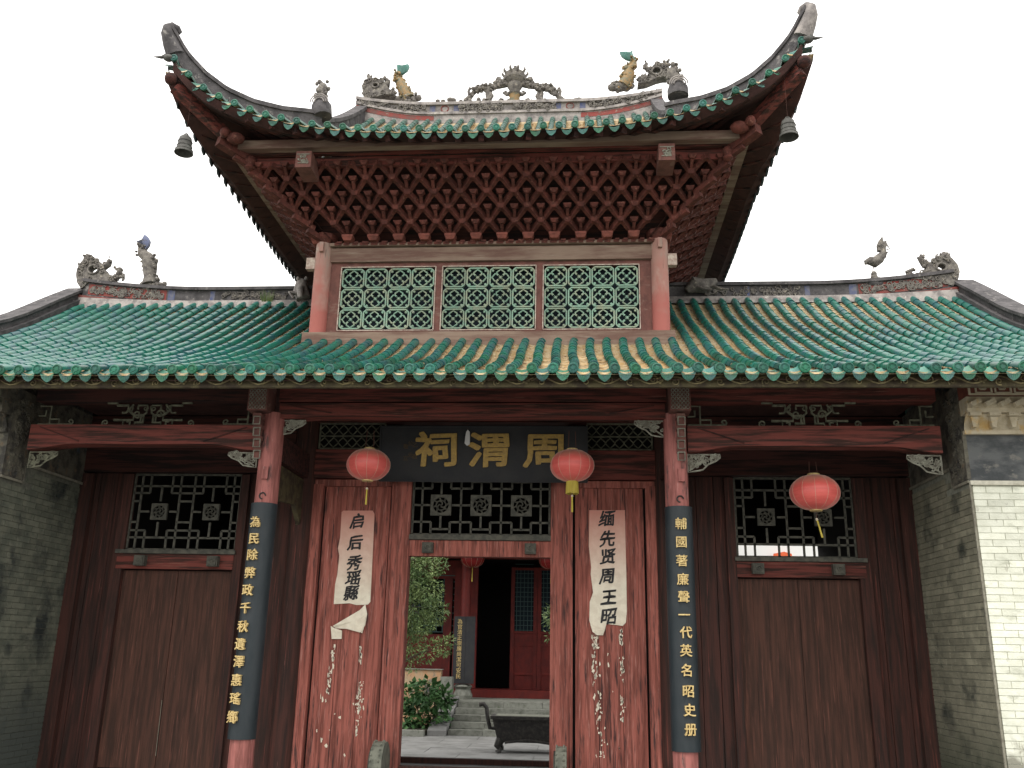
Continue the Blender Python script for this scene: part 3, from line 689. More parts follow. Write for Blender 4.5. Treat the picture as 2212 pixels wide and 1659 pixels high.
for face, ang in (('f', 0), ('l', -PI / 2), ('r', PI / 2)):
    FM = face_mat(face)
    for i, x in enumerate(us_x):
        if face != 'f' and abs(x) > 3.75: continue
        sx = math.atan((ze(x + .05) - ze(x - .05)) / .1)
        p = FM @ Vector((x, ye(x), ze(x) + rnd.uniform(-.005, .005)))
        inst(ud, 'tile_end', upper, p, (0, 0, ang + rnd.uniform(-.05, .05)))
        xm = x + UP / 2
        if i < len(us_x) - 1:
            sx = math.atan((ze(xm + .08) - ze(xm - .08)) / .16)
            p = FM @ Vector((xm, ye(xm) + .02, ze(xm) - .048 + rnd.uniform(-.004, .004)))
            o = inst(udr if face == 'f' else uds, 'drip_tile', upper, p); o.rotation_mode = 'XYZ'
            if face != 'f': o.scale = (1.0, 1.3, 1.9)
            o.rotation_euler = (Matrix.Rotation(ang, 3, 'Z') @ Matrix.Rotation(-sx, 3, 'Y') @ Matrix.Rotation(.25, 3, 'X')).to_euler()
pm = pan_mb(.075, .12).mesh('pan_tile', M['pan']); mb = MB(); pmb = pan_mb(.075, .12)
for x in us_x[:-1]:
    xm = x + UP / 2; y = ye(xm) + .03
    while y < (YC - .3 if abs(xm) < FB else YC - abs(xm)):
        t = y - ye(xm); z = us(xm, t); ang = math.atan((us(xm, t + .1) - z) / .1)
        Mx = Matrix.Translation((xm, y, z - .035)) @ Matrix.Rotation(ang - .15, 4, 'X'); mb.add([tuple(Mx @ Vector(p)) for p in pmb.v], pmb.f); y += .07
tag(mb.build('pan_tile_rows', M['pan'], upper), kind='stuff')

# hip ridges sweeping up to curled tips
hz = [(2.55, 9.05), (2.7, 8.99), (3.0, 8.85), (3.3, 8.775), (3.57, 8.79), (3.78, 8.89), (3.95, 9.04), (4.06, 9.2), (4.13, 9.36)]
for s_ in (-1, 1):
    def hp(q, z): return Vector((s_ * q, YC - q - .02, z))
    for (w0, d0, d1, mm) in ((.075, -.04, .30, 'plaster_dark'), (.10, 0, .055, 'plaster_dark'), (.055, -.3, .1, 'plaster')):
        mb = MB(); vs = []; fs = []; n = 26
        nd = Vector((s_ * .7071, .7071, 0))
        for i in range(n + 1):
            q = 2.55 + (4.15 - 2.55) * i / n; zt_ = interp(hz, q); h = .30 if d1 > .2 else d1
            if d0 < -.2: a, b_ = zt_ - .34, zt_ - .1
            elif d0 == 0: a, b_ = zt_ - .05, zt_ + .012
            else: a, b_ = zt_ - .30, zt_ - .02
            w = w0 * (1.15 - .3 * i / n)
            p = hp(q, 0)
            for (sd_, z) in ((-1, a), (-1, b_), (1, b_), (1, a)): vs.append((p.x + nd.x * w * sd_, p.y + nd.y * w * sd_, z))
        for i in range(n):
            k = 4 * i; fs += [(k + j, k + (j + 1) % 4, k + 4 + (j + 1) % 4, k + 4 + j) for j in range(4)]
        fs += [(0, 1, 2, 3), (4 * n + 3, 4 * n + 2, 4 * n + 1, 4 * n)]
        mb.add(vs, fs).build('hip_ridge', M[mm], upper)
    # curled tip: thick plate swept along an upward hook
    tip = [(4.07, 9.0, .12), (4.13, 9.14, .10), (4.165, 9.26, .088), (4.165, 9.345, .075), (4.13, 9.40, .06), (4.085, 9.40, .05), (4.065, 9.365, .04), (4.075, 9.34, .03)]
    mb = MB().tube([hp(q, z) for q, z, r in tip], [r for _, _, r in tip], 10); mb.build('hip_tip', M['plaster_dark' if s_ < 0 else 'plaster'], upper, True)
    mb = MB().ball(tuple(hp(4.10, 8.88) + Vector((s_ * .0, -.07, .0))), .06, 8, 6, (1.2, 1, .8)); mb.tube([hp(4.12, 8.89) + Vector((0, -.06, .02)), hp(4.19, 8.88), hp(4.26, 8.84)], [.035, .022, .004], 6)
    mb.build('beast_head', M['bronze'], upper, True)
    # descending ridge from the main ridge end to the bend
    mb = MB(); n = 12
    for (w, a, b_) in ((.08, -.05, .22), (.11, .2, .27)):
        vs = []; fs = []
        for i in range(n + 1):
            y = 1.3 + (YC - 1.3) * i / n; z = us(2.5, y - ye(2.5)); x = s_ * 2.62
            vs += [(x - w, y, z + a), (x - w, y, z + b_), (x + w, y, z + b_), (x + w, y, z + a)]
        for i in range(n):
            k = 4 * i; fs += [(k + j, k + (j + 1) % 4, k + 4 + (j + 1) % 4, k + 4 + j) for j in range(4)]
        fs += [(0, 1, 2, 3), (4 * n + 3, 4 * n + 2, 4 * n + 1, 4 * n)]; mb.add(vs, fs)
    mb.build('descending_ridge', M['plaster_dark'], upper)
# main ridge, two halves meeting at the finial
RX = 2.72
for s_ in (-1, 1):
    Lf = ridge_band('main_ridge', upper, 0, s_ * RX, 10.62, 10.83, .11, M['plaster'], .27, 1.3, tl=.6)
    mb = MB(); mb.grid(lambda u, v: (s_ * (1.3 + (RX - 1.3) * u), YC - .125, 10.50 + .09 * v + Lf(s_ * (1.3 + (RX - 1.3) * u)) * 1.0 ), 12, 1).build('ridge_red_stripe', M['carving_red'], upper)
    mb = MB(); mb.grid(lambda u, v: (s_ * RX * u, YC - .12, 10.3 + .34 * v + Lf(s_ * (RX * u)) * v), 12, 1).build('ridge_footing', M['plaster'], upper)
    for (xa, xb) in ((.86, .95), (1.28, 1.38)):
        MB().grid(lambda u, v: (s_ * (xa + (xb - xa) * u), YC - .116, 10.655 + .145 * v + Lf(s_ * xa)), 1, 1).build('ridge_blue_panel', M['blue'], upper)
    mb = MB().tube([(s_ * 1.11 + .065 * math.cos(a * PI / 8), YC - .118, 10.735 + .06 * math.sin(a * PI / 8)) for a in range(17)], .010, 5); mb.build('ridge_medallion', M['carving_red'], upper)
    mb = MB(); rg = random.Random(31 + s_)
    for _ in range(60):
        xx = rg.uniform(.1, .85); spiral(mb, s_ * xx, rg.uniform(10.66, 10.80), YC - .125 - rg.uniform(0, .03), rg.uniform(.025, .05), 1.1, .015, rg.uniform(0, 6), rg.choice((-1, 1)), 9, 5)
    for _ in range(60):
        xx = rg.uniform(1.45, RX - .05); spiral(mb, s_ * xx, rg.uniform(10.67, 10.80) + Lf(s_ * xx) * .8, YC - .125 - rg.uniform(0, .03), rg.uniform(.022, .045), 1.1, .015, rg.uniform(0, 6), rg.choice((-1, 1)), 9, 5)
    tag(mb.build('ridge_carving', M['carving'], upper), kind='stuff')

# ---- door wall
dw = sub('door_wall', G)
Y0 = YW
def plank_run(name, m, x0, x1, z0, z1, n, y=Y0, gap=.008, d=.05):
    w = (x1 - x0) / n
    for k in range(n):
        dy = rnd.uniform(-.004, .004)
        bx(name, m, dw, x0 + w * k + gap / 2, x0 + w * (k + 1) - gap / 2, y + dy, y + d, z0, z1)
PR, PD = M['plank_red'], M['plank_dark']
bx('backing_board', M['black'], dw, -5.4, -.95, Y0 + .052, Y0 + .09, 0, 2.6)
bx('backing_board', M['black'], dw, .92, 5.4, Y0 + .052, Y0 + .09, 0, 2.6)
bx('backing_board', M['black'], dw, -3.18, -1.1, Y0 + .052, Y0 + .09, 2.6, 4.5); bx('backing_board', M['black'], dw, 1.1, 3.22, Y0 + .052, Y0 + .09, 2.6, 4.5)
# central bay: stiles, planks, posts, lintel
for s_, (xs0, xs1, xp0, xp1, xo0, xo1) in ((-1, (-2.23, -2.10, -2.075, -1.205, -1.175, -.92)), (1, (2.10, 2.25, 1.20, 2.075, .895, 1.17))):
    bx('stile', PR, dw, xs0, xs1, Y0 - .07, Y0 + .05, 0, 3.58)
    plank_run('plank', PR, xp0, xp1, .0, 3.56, 3, gap=.006)
    bx('door_post', PR, dw, xo0, xo1, Y0 - .09, Y0 + .10, 0, 3.66)
    bx('post_bead', PR, dw, (xo0 if s_ < 0 else xo1 - .03), (xo0 + .03 if s_ < 0 else xo1), Y0 - .11, Y0 - .092, 0, 3.6)
    bx('top_rail', PR, dw, min(xs0, xp0), max(xs1, xp1) if s_ > 0 else xp1 + .02, Y0 - .055, Y0 + .045, 3.56, 3.645)
bx('door_lintel', PR, dw, -.92, .895, Y0 - .06, Y0 + .08, 2.665, 2.865)
bx('lattice_sill', M['lattice'], dw, -.92, .895, Y0 - .10, Y0 + .0, 2.87, 2.935)
bx('threshold', M['plank_dark'], dw, -.92, .895, Y0 - .06, Y0 + .08, -.02, .17)
def boss(x, z, y, m='lattice'):
    mb = MB().box(x - .07, x + .07, y - .09, y, z - .065, z + .065); mb.box(x - .055, x + .055, y - .105, y - .09, z - .05, z + .05)
    spiral(mb, x, z, y - .11, .035, 1.3, .010, 0, 1, 12, 5); return mb.build('door_boss', M[m], dw)
for x in (-.67, .64): boss(x, 2.765, Y0 - .06)
# upper zone of the centre bay
bx('cross_beam', M['beam_red'], dw, -2.23, 2.23, Y0 - .1, Y0 + .05, 3.66, 4.04)
bx('cross_beam', M['beam_red'], dw, -2.23, 2.23, Y0 - .12, Y0 + .05, 4.41, 4.55)
for s_, x0, x1 in ((-1, -2.2, -1.32), (1, 1.36, 2.2)):
    mb = MB(); z0, z1 = 4.06, 4.40; yy = Y0 - .06
    for (a, b_) in (((x0, z0), (x1, z0)), ((x0, z1), (x1, z1)), ((x0, z0), (x0, z1)), ((x1, z0), (x1, z1)), ((x0, (z0 + z1) / 2), (x1, (z0 + z1) / 2))):
        mb.bar((a[0], yy, a[1]), (b_[0], yy, b_[1]), .02, .022, (0, 1, 0))
    nx = 7; w = (x1 - x0) / nx
    for i in range(nx):
        for z in (z0 + .085, z0 + .255):
            r = .055; cx = x0 + w * (i + .5)
            pts = [(cx + r * (1 + .18 * math.cos(4 * a)) * math.cos(a), yy, z + r * (1 + .18 * math.cos(4 * a)) * math.sin(a)) for a in [2 * PI * j / 12 for j in range(13)]]
            mb.tube(pts, .009, 4); mb.bar((cx, yy, z + r), (cx, yy, z + .09), .014, .014); mb.bar((cx + r, yy, z), (cx + w / 2, yy, z), .014, .014, (0, 1, 0))
    mb.build('fret_panel', M['fret'], dw); bx('panel_back', M['black'], dw, x0, x1, Y0 + .03, Y0 + .05, z0, z1)
# side bays
for s_ in (-1, 1):
    def sx(a, b_): return (min(s_ * a, s_ * b_), max(s_ * a, s_ * b_))
    a, b_ = sx(2.52, 3.19); plank_run('plank', PD, a, b_, 0, 3.72, 3)
    a, b_ = sx(4.70, 5.41); plank_run('plank', PD, a, b_, 0, 3.72, 3)
    a, b_ = sx(3.10, 3.21); bx('stile', PD, dw, a, b_, Y0 - .07, Y0 + .05, 0, 3.7)
    a, b_ = sx(4.69, 4.83); bx('stile', PD, dw, a, b_, Y0 - .07, Y0 + .05, 0, 3.7)
    a, b_ = sx(5.24, 5.41); bx('stile', PD, dw, a, b_, Y0 - .10, Y0 + .05, 0, 3.7)
    a, b_ = sx(3.21, 4.69)
    mid = (a + b_) / 2
    for (p, q) in ((a, mid - .002), (mid + .002, b_)):
        L_ = sub('door_leaf', dw)
        w = (q - p) / 4
        # the leaf's boards, one level down, are joined: dark planks a few centimetres apart
        for k in range(4): bx('door_board', M['door_brown'], L_, p + w * k + .0012, p + w * (k + 1) - .0012, Y0 + .01 + rnd.uniform(-.002, .002), Y0 + .05, .05, 2.44)
    MB().bar((mid, Y0 - .004, .2), (mid - .006, Y0 - .004, .85), .005, .006, (0, 1, 0)).build('door_gap_light', M['grey_trim'], dw) if s_ < 0 else None  # pale strip standing in for light between the leaves
    a2, b2 = sx(3.185, 4.785)
    mb = MB().box(a2 + .02, b2 - .02, Y0 - .08, Y0 + .05, 2.455, 2.645)
    mb.build('door_lintel', M['wood_maroon'] if 0 else M['beam_red'], dw)
    bx('lattice_sill', M['lattice'], dw, a2, b2, Y0 - .11, Y0 - .0, 2.65, 2.70)
    boss(s_ * 3.45, 2.555, Y0 - .08); boss(s_ * 4.42, 2.555, Y0 - .08)
    a, b_ = sx(2.52, 5.4)
    bx('cross_beam', M['beam_dark'], dw, a, b_, Y0 - .09, Y0 + .05, 3.73, 4.05); bx('cross_beam', M['beam_dark'], dw, a, b_, Y0 - .07, Y0 + .05, 4.06, 4.5)
# window lattices
def rosette_mesh(s):
    mb = MB(); h = s / 2; r = h * .76; n = 16
    for j, (y) in enumerate((0,)):
        ring = [(r * math.cos(2 * PI * k / n), r * math.sin(2 * PI * k / n)) for k in range(n)]
        sq = []
        for k in range(n):
            a = 2 * PI * k / n; c_, s__ = math.cos(a), math.sin(a); m_ = max(abs(c_), abs(s__)); sq.append((h * c_ / m_, h * s__ / m_))
        vs = [(x, -.02, z) for x, z in sq] + [(x, -.02, z) for x, z in ring] + [(x, .02, z) for x, z in sq] + [(x, .02, z) for x, z in ring]
        fs = []
        for k in range(n):
            k2 = (k + 1) % n; fs += [(k, k2, n + k2, n + k), (n + k, n + k2, 3 * n + k2, 3 * n + k), (k2, k, 2 * n + k, 2 * n + k2)]
        mb.add(vs, fs)
    mb.tube([(r * .62 * math.cos(2 * PI * k / 16), 0, r * .62 * math.sin(2 * PI * k / 16)) for k in range(17)], .009, 4)
    for k in range(8):
        a = 2 * PI * k / 8; mb.tube([(r * .62 * math.cos(a), 0, r * .62 * math.sin(a)), (r * 1.02 * math.cos(a + .25), 0, r * 1.02 * math.sin(a + .25))], .011, 4)
    for k in range(3): mb.tube([(r * q * math.cos(2.1 * k + q * 3.2), -.004, r * q * math.sin(2.1 * k + q * 3.2)) for q in (.05, .25, .45, .62)], .010, 4)
    return mb.mesh('rosette', M['lattice'])
def lattice(parent, x0, x1, z0, z1, segs, ros, y, m, flip=False):
    w, h = x1 - x0, z1 - z0
    P = lambda u, v: (x0 + w * u, y, z1 - h * v)
    for (u0, v0, u1, v1) in segs:
        a, b_ = P(u0, v0), P(u1, v1); MB().bar(a, b_, .026, .022, (0, 1, 0)).build('lattice_bar', m, parent)
    me = rosette_mesh(.145 * 1.49 if len(ros) < 3 else .27)
    for (u, v) in ros: inst(me, 'rosette', parent, P(u, v))
def mirv(sg): return sg + [(a, 1 - b_, c_, 1 - d) for a, b_, c_, d in sg]
top = [(.15, 0, .15, .25), (.355, 0, .355, .25), (.65, 0, .65, .25), (.86, 0, .86, .25), (0, .155, 1, .155), (0, .25, .15, .25), (.355, .25, .65, .25), (.86, .25, 1, .25),
       (0, .36, .07, .36), (.435, .36, .566, .36), (.935, .36, 1, .36), (.26, .155, .26, .36), (.745, .155, .745, .36)]
side = mirv(top) + [(.07, 0, .07, 1), (.435, 0, .435, 1), (.566, 0, .566, 1), (.935, 0, .935, 1), (.07, .5, .165, .5), (.355, .5, .435, .5), (.566, .5, .65, .5), (.84, .5, .935, .5), (0, 0, 1, 0), (0, 1, 1, 1), (0, 0, 0, 1), (1, 0, 1, 1)]
ctop = []
for c in (.205, .5, .795):
    ctop += [(c, .09, c, .31), (c - .07, .09, c + .07, .09), (c - .07, 0, c - .07, .21), (c + .07, 0, c + .07, .21)]
ctop += [(0, .21, .135, .21), (.275, .21, .43, .21), (.57, .21, .725, .21), (.865, .21, 1, .21)]
cent = mirv(ctop) + [(.065, 0, .065, 1), (.352, 0, .352, 1), (.648, 0, .648, 1), (.935, 0, .935, 1), (0, .5, .125, .5), (.285, .5, .42, .5), (.58, .5, .715, .5), (.875, .5, 1, .5), (0, 0, 1, 0), (0, 1, 1, 1), (0, 0, 0, 1), (1, 0, 1, 1)]
for s_ in (-1, 1):
    L_ = sub('lattice_window', G); a, b_ = (-4.68, -3.22) if s_ < 0 else (3.23, 4.68)
    lattice(L_, a, b_, 2.71, 3.70, side, [(.26, .5), (.745, .5)], Y0 - .02, M['lattice'])
L_ = sub('lattice_window', G); lattice(L_, -.90, .875, 2.945, 3.70, cent, [(.205, .5), (.5, .5), (.795, .5)], Y0 - .02, M['lattice'])

# ---- front beams
def moon_beam(x0, x1, z0, z1, y, m, arch=.06, e=.55):
    n = 30; lo = []; hi = []
    for i in range(n + 1):
        x = x0 + (x1 - x0) * i / n; d = min(x - x0, x1 - x); q = min(1, d / e); lo.append((x, z0 + arch * (q * q * (3 - 2 * q)))); hi.append((x, z1 + .0))
    mb = MB().prism(lo + hi[::-1], y - .10, y + .12); o = mb.build('tie_beam', m, G)
    c = MB()
    for a, s_ in ((x0, 1), (x1, -1)):     # the incised slanting line at each end
        c.bar((a + s_ * .12, y - .105, z1 - .03), (a + s_ * .62, y - .105, z0 + .03 + arch), .012, .022, (0, 1, 0))
    c.build('incised_line', M['beam_dark'], o); return o
br = M['beam_red']
moon_beam(-2.22, 2.22, 4.055, 4.235, .02, br, .03)
bx('eave_beam', br, G, -2.24, 2.24, -.06, .16, 4.255, 4.5)
for s_ in (-1, 1):
    a, b_ = sorted((s_ * 2.46, s_ * 5.2)); bx('eave_beam', br if s_ > 0 else M['beam_dark'], G, a, b_, -.06, .16, 4.27, 4.5)
    moon_beam(a, b_, 3.675, 3.975, .02, br, .07)
    # fretwork struts in the gap between the two beams
    m = M['fret']
    mb = MB(); xc = (a + b_) / 2; y = .02
    def P2(u, v): return (xc + u, y, 3.985 + v)
    def ln(pts, th=.016): mb.tube([P2(*p) for p in pts], th, 5)
    for q in (-1, 1):
        spiral(mb, xc + q * .52, 4.02, y, .045, 1.3, .012, -PI / 2, q, 12, 5); ln([(q * .48, .0), (q * .3, .0), (q * .3, .07), (q * .42, .07)]); ln([(q * .3, .07), (q * .18, .07), (q * .18, .13), (q * .06, .13), (q * .06, .04), (q * .16, .04), (q * .16, .0), (0, 0)])
        ln([(q * .09, .05), (q * .09, .11), (q * .03, .16), (q * .03, .25), (q * .14, .25), (q * .14, .2)], .013); ln([(q * .22, .0), (q * .22, .05), (q * .26, .05)], .013); ln([(q * .2, .26), (q * .28, .16), (q * .33, .16)], .013); spiral(mb, xc + q * .24, 4.19, y, .04, 1.1, .011, 1, q, 10, 5)
        spiral(mb, xc + q * .14, 4.13, y, .055, 1.3, .013, 0, q, 12, 5); ln([(q * .18, .13), (q * .26, .2), (q * .26, .25), (q * .4, .25), (q * .4, .28), (q * .52, .28)]); spiral(mb, xc + q * .05, 4.2, y, .04, 1.1, .011, 2, q, 10, 5)
    mb.build('fret_strut', m, G)
    for (xe, d) in ((a + .02, 1), (b_ - .02, -1)):
        mb = MB()
        def P3(u, v): return (xe + d * u, y, 3.985 + v)
        def ln3(pts): mb.tube([P3(*p) for p in pts], .012, 5)
        ln3([(0, .02), (.3, .02), (.42, .02)]); ln3([(.14, .02), (.14, .24), (0, .24)]); ln3([(.0, .12), (.08, .12), (.08, .19)]); spiral(mb, xe + d * .40, 4.035, y, .04, 1.1, .012, -PI / 2, d, 10, 5); ln3([(.14, .08), (.26, .08), (.26, .02)])
        mb.build('corner_fret', m, G)
# carved spandrels under beam ends
def spandrel(x, z, d, w, h, m, y=0.0, seed=0):
    rg = random.Random(seed); mb = MB()
    out = [(0, 0), (1, 0), (1.0, -.16), (.86, -.36), (.62, -.55), (.45, -.86), (.2, -.94), (0, -1)]
    pts = [(x + d * u * w, y, z + v * h) for u, v in out]; mb.tube(pts + [pts[0]], .010, 5)
    for _ in range(34):
        u = rg.uniform(.06, .9); v = -rg.uniform(.08, .9) * (1 - u * .85)
        spiral(mb, x + d * u * w, z + v * h, y - .005, rg.uniform(.018, .034), 1.1, .009, rg.uniform(0, 6), rg.choice((-1, 1)), 9, 4)
    mb.tube([(x + d * .05 * w, y, z - .9 * h), (x + d * .4 * w, y, z - .45 * h), (x + d * .95 * w, y, z - .08 * h)], .010, 5)
    return mb.build('carved_spandrel', m, G)
spandrel(-2.22, 4.045, 1, .30, .17, M['fret_pale'], seed=1); spandrel(2.22, 4.045, -1, .34, .19, M['fret_pale'], seed=2)
spandrel(-2.46, 3.66, -1, .34, .17, M['fret_pale'], seed=3); spandrel(2.46, 3.66, 1, .36, .20, M['fret_pale'], seed=4)
spandrel(-5.2, 3.66, 1, .34, .19, M['fret'], seed=5); spandrel(5.2, 3.66, -1, .36, .21, M['fret_pale'], seed=6)
# carved heads over the front pillars: openwork box, stepped bracket below
for s_ in (-1, 1):
    xc = s_ * HX + (-.045 if s_ < 0 else 0)
    h_ = bx('beam_head', M['wood_maroon'], G, xc - .115, xc + .115, -.28, .0, 4.10, 4.42)
    mb = MB(); rg = random.Random(40 + s_)
    for i in range(5):
        for j in range(6):
            cx, cz = xc - .08 + .04 * i, 4.135 + .048 * j
            mb.tube([(cx + .017 * math.cos(a * PI / 3), -.285, cz + .02 * math.sin(a * PI / 3)) for a in range(7)], .0045, 4)
    mb.build('openwork', M['fret_pale'], h_)
    st = MB()
    for i in range(4):
        st.box(xc - .045 - .0, xc + .05, -.26 + .04 * i, -.12, 4.02 - .125 * i, 4.07 - .125 * i); st.box(xc - .035, xc + .035, -.235 + .035 * i, -.12, 3.95 - .125 * i, 4.025 - .125 * i)
    st.build('stepped_bracket', M['wood_maroon'], G)
    mb = MB()
    for i in range(4):
        z = 3.98 - .125 * i; mb.tube([(xc - .03, -.265 + .035 * i, z + .05), (xc + .045, -.265 + .035 * i, z + .05), (xc + .045, -.265 + .035 * i, z - .04), (xc - .03, -.265 + .035 * i, z - .04), (xc - .03, -.265 + .035 * i, z + .05)], .008, 4)
    mb.build('bracket_fret', M['fret_pale'], G)
    # carved panel from pillar back to the wall
    mb = MB(); rg = random.Random(60 + s_)
    mb.box(s_ * HX - .03, s_ * HX + .03, .12, 1.5, 3.2, 3.62); mb.prism([(0, 3.2), (0, 2.75), (.5, 3.2)], -.02, .02)
    k = MB().prism([(.12, 3.62), (.12, 2.95), (.35, 3.0), (.55, 3.2), (1.2, 3.25), (1.5, 3.0), (1.5, 3.62)], -.03, .03).xform(Matrix.Translation((s_ * HX, 0, 0)) @ Matrix.Rotation(PI / 2, 4, 'Z'))
    k.build('side_carved_panel', M['frieze'], G)
    bx('side_beam', M['beam_dark'], G, s_ * HX - .08, s_ * HX + .08, .1, 1.5, 3.64, 3.95)
bx('porch_ceiling', M['soffit'], G, -5.35, 5.35, .2, YW, 4.52, 4.56)

# ================================================================== WING WALLS
BH, BL = .070, .27
def wing(s_):
    lime = s_ > 0
    nm = 'grey brick wing wall with lime-washed bright front beside the side door hung with a lantern' if lime else 'dark grey-green brick wing wall beside the side door without a lantern'
    w = thing('brick_wall', nm, 'wall', (s_ * 5.4, -.2, 0), 'brick walls at the ends of the porch'); w['kind'] = 'thing'
    xi = .0                                   # inner face at local x=0, going outward s_
    def lx(a, b_): return (min(s_ * a, s_ * b_), max(s_ * a, s_ * b_))
    a, b_ = lx(.012, 1.9); ZT = 3.30
    bx('wall_core', M['mortar_dark'] if not lime else M['mortar'], w, a, b_, .012, 1.9, 0, 4.3)
    a, b_ = lx(.02, 1.9); bx('wall_core', M['mortar_lime'], w, a, b_, .0085, .011, 0, 3.3)
    bs = MB().box(-.0, .012, 0, BL - .008, 0, BH - .007).mesh('brick', M['brick_grey'] if lime else M['brick_dark'])
    bf = MB().box(0, BL - .008, 0, .012, 0, BH - .006).mesh('brick', M['brick_lime'])
    hf = MB().box(0, BL / 2 - .008, 0, .012, 0, BH - .006).mesh('brick', M['brick_lime'])
    hs_ = MB().box(0, .012, 0, BL / 2 - .008, 0, BH - .007).mesh('brick', M['brick_grey'] if lime else M['brick_dark'])
    rows = int(3.52 / BH); lst = []
    for r in range(rows):
        z = r * BH
        top = 3.34 if True else 0
        y = 0; first = True
        while y < 1.80:
            half = first and r % 2; L_ = BL / 2 if half else BL
            if z + BH <= (3.34 + (.18 * min(1, y / 1.8)) * 0) or y > .45 and z < 3.5: lst.append((hs_ if half else bs, (0 if s_ > 0 else -.012, y + .002, z), rnd.uniform(-.002, .002), z))
            y += L_; first = False
        if z + BH < 3.3:
            x = 0; first = True
            while x < 1.8:
                half = first and not r % 2; L_ = BL / 2 if half else BL
                lst.append((hf if half else bf, ((x + .014 if s_ > 0 else -x - L_ - .006), 0, z), 0, z - (2 if x > .7 else 0)))
                x += L_; first = False
    lst.sort(key=lambda q: -q[3]); rest = lst[300:]
    for me, p, j, _ in lst[:300]:
        inst(me, 'brick', w, (p[0] + j, p[1] + (rnd.uniform(-.002, .001) if me in (bf, hf) else 0), p[2]))
    groups = {}
    for me, p, j, _ in rest: groups.setdefault(me.materials[0].name, []).append((me, p))
    for mn, ls in groups.items():
        mb = MB()
        for me, p in ls: mb.add([(v.co.x + p[0], v.co.y + p[1], v.co.z + p[2]) for v in me.vertices], [tuple(f.vertices) for f in me.polygons])
        tag(mb.build('brickwork', bpy.data.materials[mn], w), kind='stuff')
    # white moulding line, painted band, stepped stucco cornice on the front
    a, b_ = lx(-.012, 1.9)
    tr = M['white_trim'] if lime else M['grey_trim']
    bx('white_moulding', tr, w, a, b_, -.03, .012, 3.30, 3.345)
    bx('painted_band', M['band'] if lime else M['relief_dark'], w, a, b_, -.004, .012, 3.345, 3.845)
    a, b_ = lx(-.02, 1.9)
    cm = M['cornice'] if lime else M['relief_dark']
    bx('cornice_step', cm, w, a, b_, -.06, .02, 3.845, 3.885)
    mb = MB(); mb.grid(lambda u, v: (a + (b_ - a) * u, -.05 - .10 * v * v, 3.885 + .16 * v), 1, 6); mb.build('cornice_cove', cm, w)
    for k in range(9):
        x = s_ * (.06 + k * .2)
        MB().taper((x, -.10, 3.90), .02, .04, .11, (.04, .06)).build('cornice_block', cm, w); MB().box(x - .06, x + .06, -.2, -.06, 4.015, 4.05).build('cornice_cap', cm, w)
    bx('cornice_step', cm, w, a, b_, -.19, .02, 4.052, 4.10)
    for k in range(12):
        x = s_ * (.05 + k * .15); mb = MB().bar((x - .05, -.22, 4.12), (x + .05, -.22, 4.17), .09, .05); mb.build('cornice_dentil', cm, w)
    bx('cornice_step', cm, w, a, b_, -.20, .02, 4.10, 4.22)
    bx('fret_band', M['cornice_red'] if lime else M['relief_dark'], w, a, b_, -.235, .02, 4.225, 4.40)
    mb = MB(); x = .07
    while x < 1.5:
        for (p, q) in (((x, 4.25), (x, 4.37)), ((x, 4.37), (x + .10, 4.37)), ((x + .10, 4.37), (x + .10, 4.29)), ((x + .10, 4.29), (x + .045, 4.29)), ((x + .045, 4.29), (x + .045, 4.335)), ((x, 4.25), (x + .16, 4.25)), ((x + .16, 4.25), (x + .16, 4.36))):
            mb.bar((s_ * p[0], -.24, p[1]), (s_ * q[0], -.24, q[1]), .018, .016, (0, 1, 0))
        x += .20
    mb.bar((s_ * .0, -.24, 4.235), (s_ * 1.8, -.24, 4.235), .02, .014, (0, 1, 0)); mb.bar((s_ * .0, -.24, 4.39), (s_ * 1.8, -.24, 4.39), .02, .014, (0, 1, 0)); mb.bar((0, -.24, 4.23), (0, -.24, 4.4), .02, .02, (0, 1, 0))
    mb.build('fret_relief', cm if lime else M['fret'], w)
    # inner side: carved head of the wall, white guide lines, plaster above
    a, b_ = lx(-.03, .01)
    bx('carved_pier_head', M['relief_dark'], w, a, b_, -.005, .42, 3.36, 4.4)
    mb = MB(); rg = random.Random(70 + s_)
    for _ in range(46):
        yy, zz, r = rg.uniform(.05, .37), rg.uniform(3.4, 4.3), rg.uniform(.03, .06); m2 = MB(); spiral(m2, yy, zz, 0, r, 1.1, .014, rg.uniform(0, 6), 1, 9, 5)
        mb.add([(-s_ * .035 + v[1], v[0], v[2]) for v in m2.v], m2.f)
    tag(mb.build('pier_head_carving', M['relief_dark'], w), kind='stuff')
    a, b_ = lx(-.04, .01)
    bx('plaster_panel', M['relief_dark'], w, lx(-.008, .01)[0], lx(-.008, .01)[1], .42, 1.80, 3.56, 4.5)
    def line(y0, z0, y1, z1): MB().bar((-s_ * .02, y0, z0), (-s_ * .02, y1, z1), .03, .018, (1, 0, 0)).build('trim_line', M['grey_trim'] if not lime else M['grey_trim'], w)
    line(.0, 3.34, .42, 3.34); line(.42, 3.34, .42, 3.56); line(.42, 3.56, 1.80, 3.56)
    MB().bar((-s_ * .012, -.002, 0), (-s_ * .012, -.002, 3.3), .02, .02).build('corner_bead', M['grey_trim'], w)
    bx('stone_foot', M['stone'], w, lx(-.02, .0)[0], lx(-.02, .0)[1], -.02, 1.78, 0, .35) if 0 else None
    return w
wing(-1); wing(1)

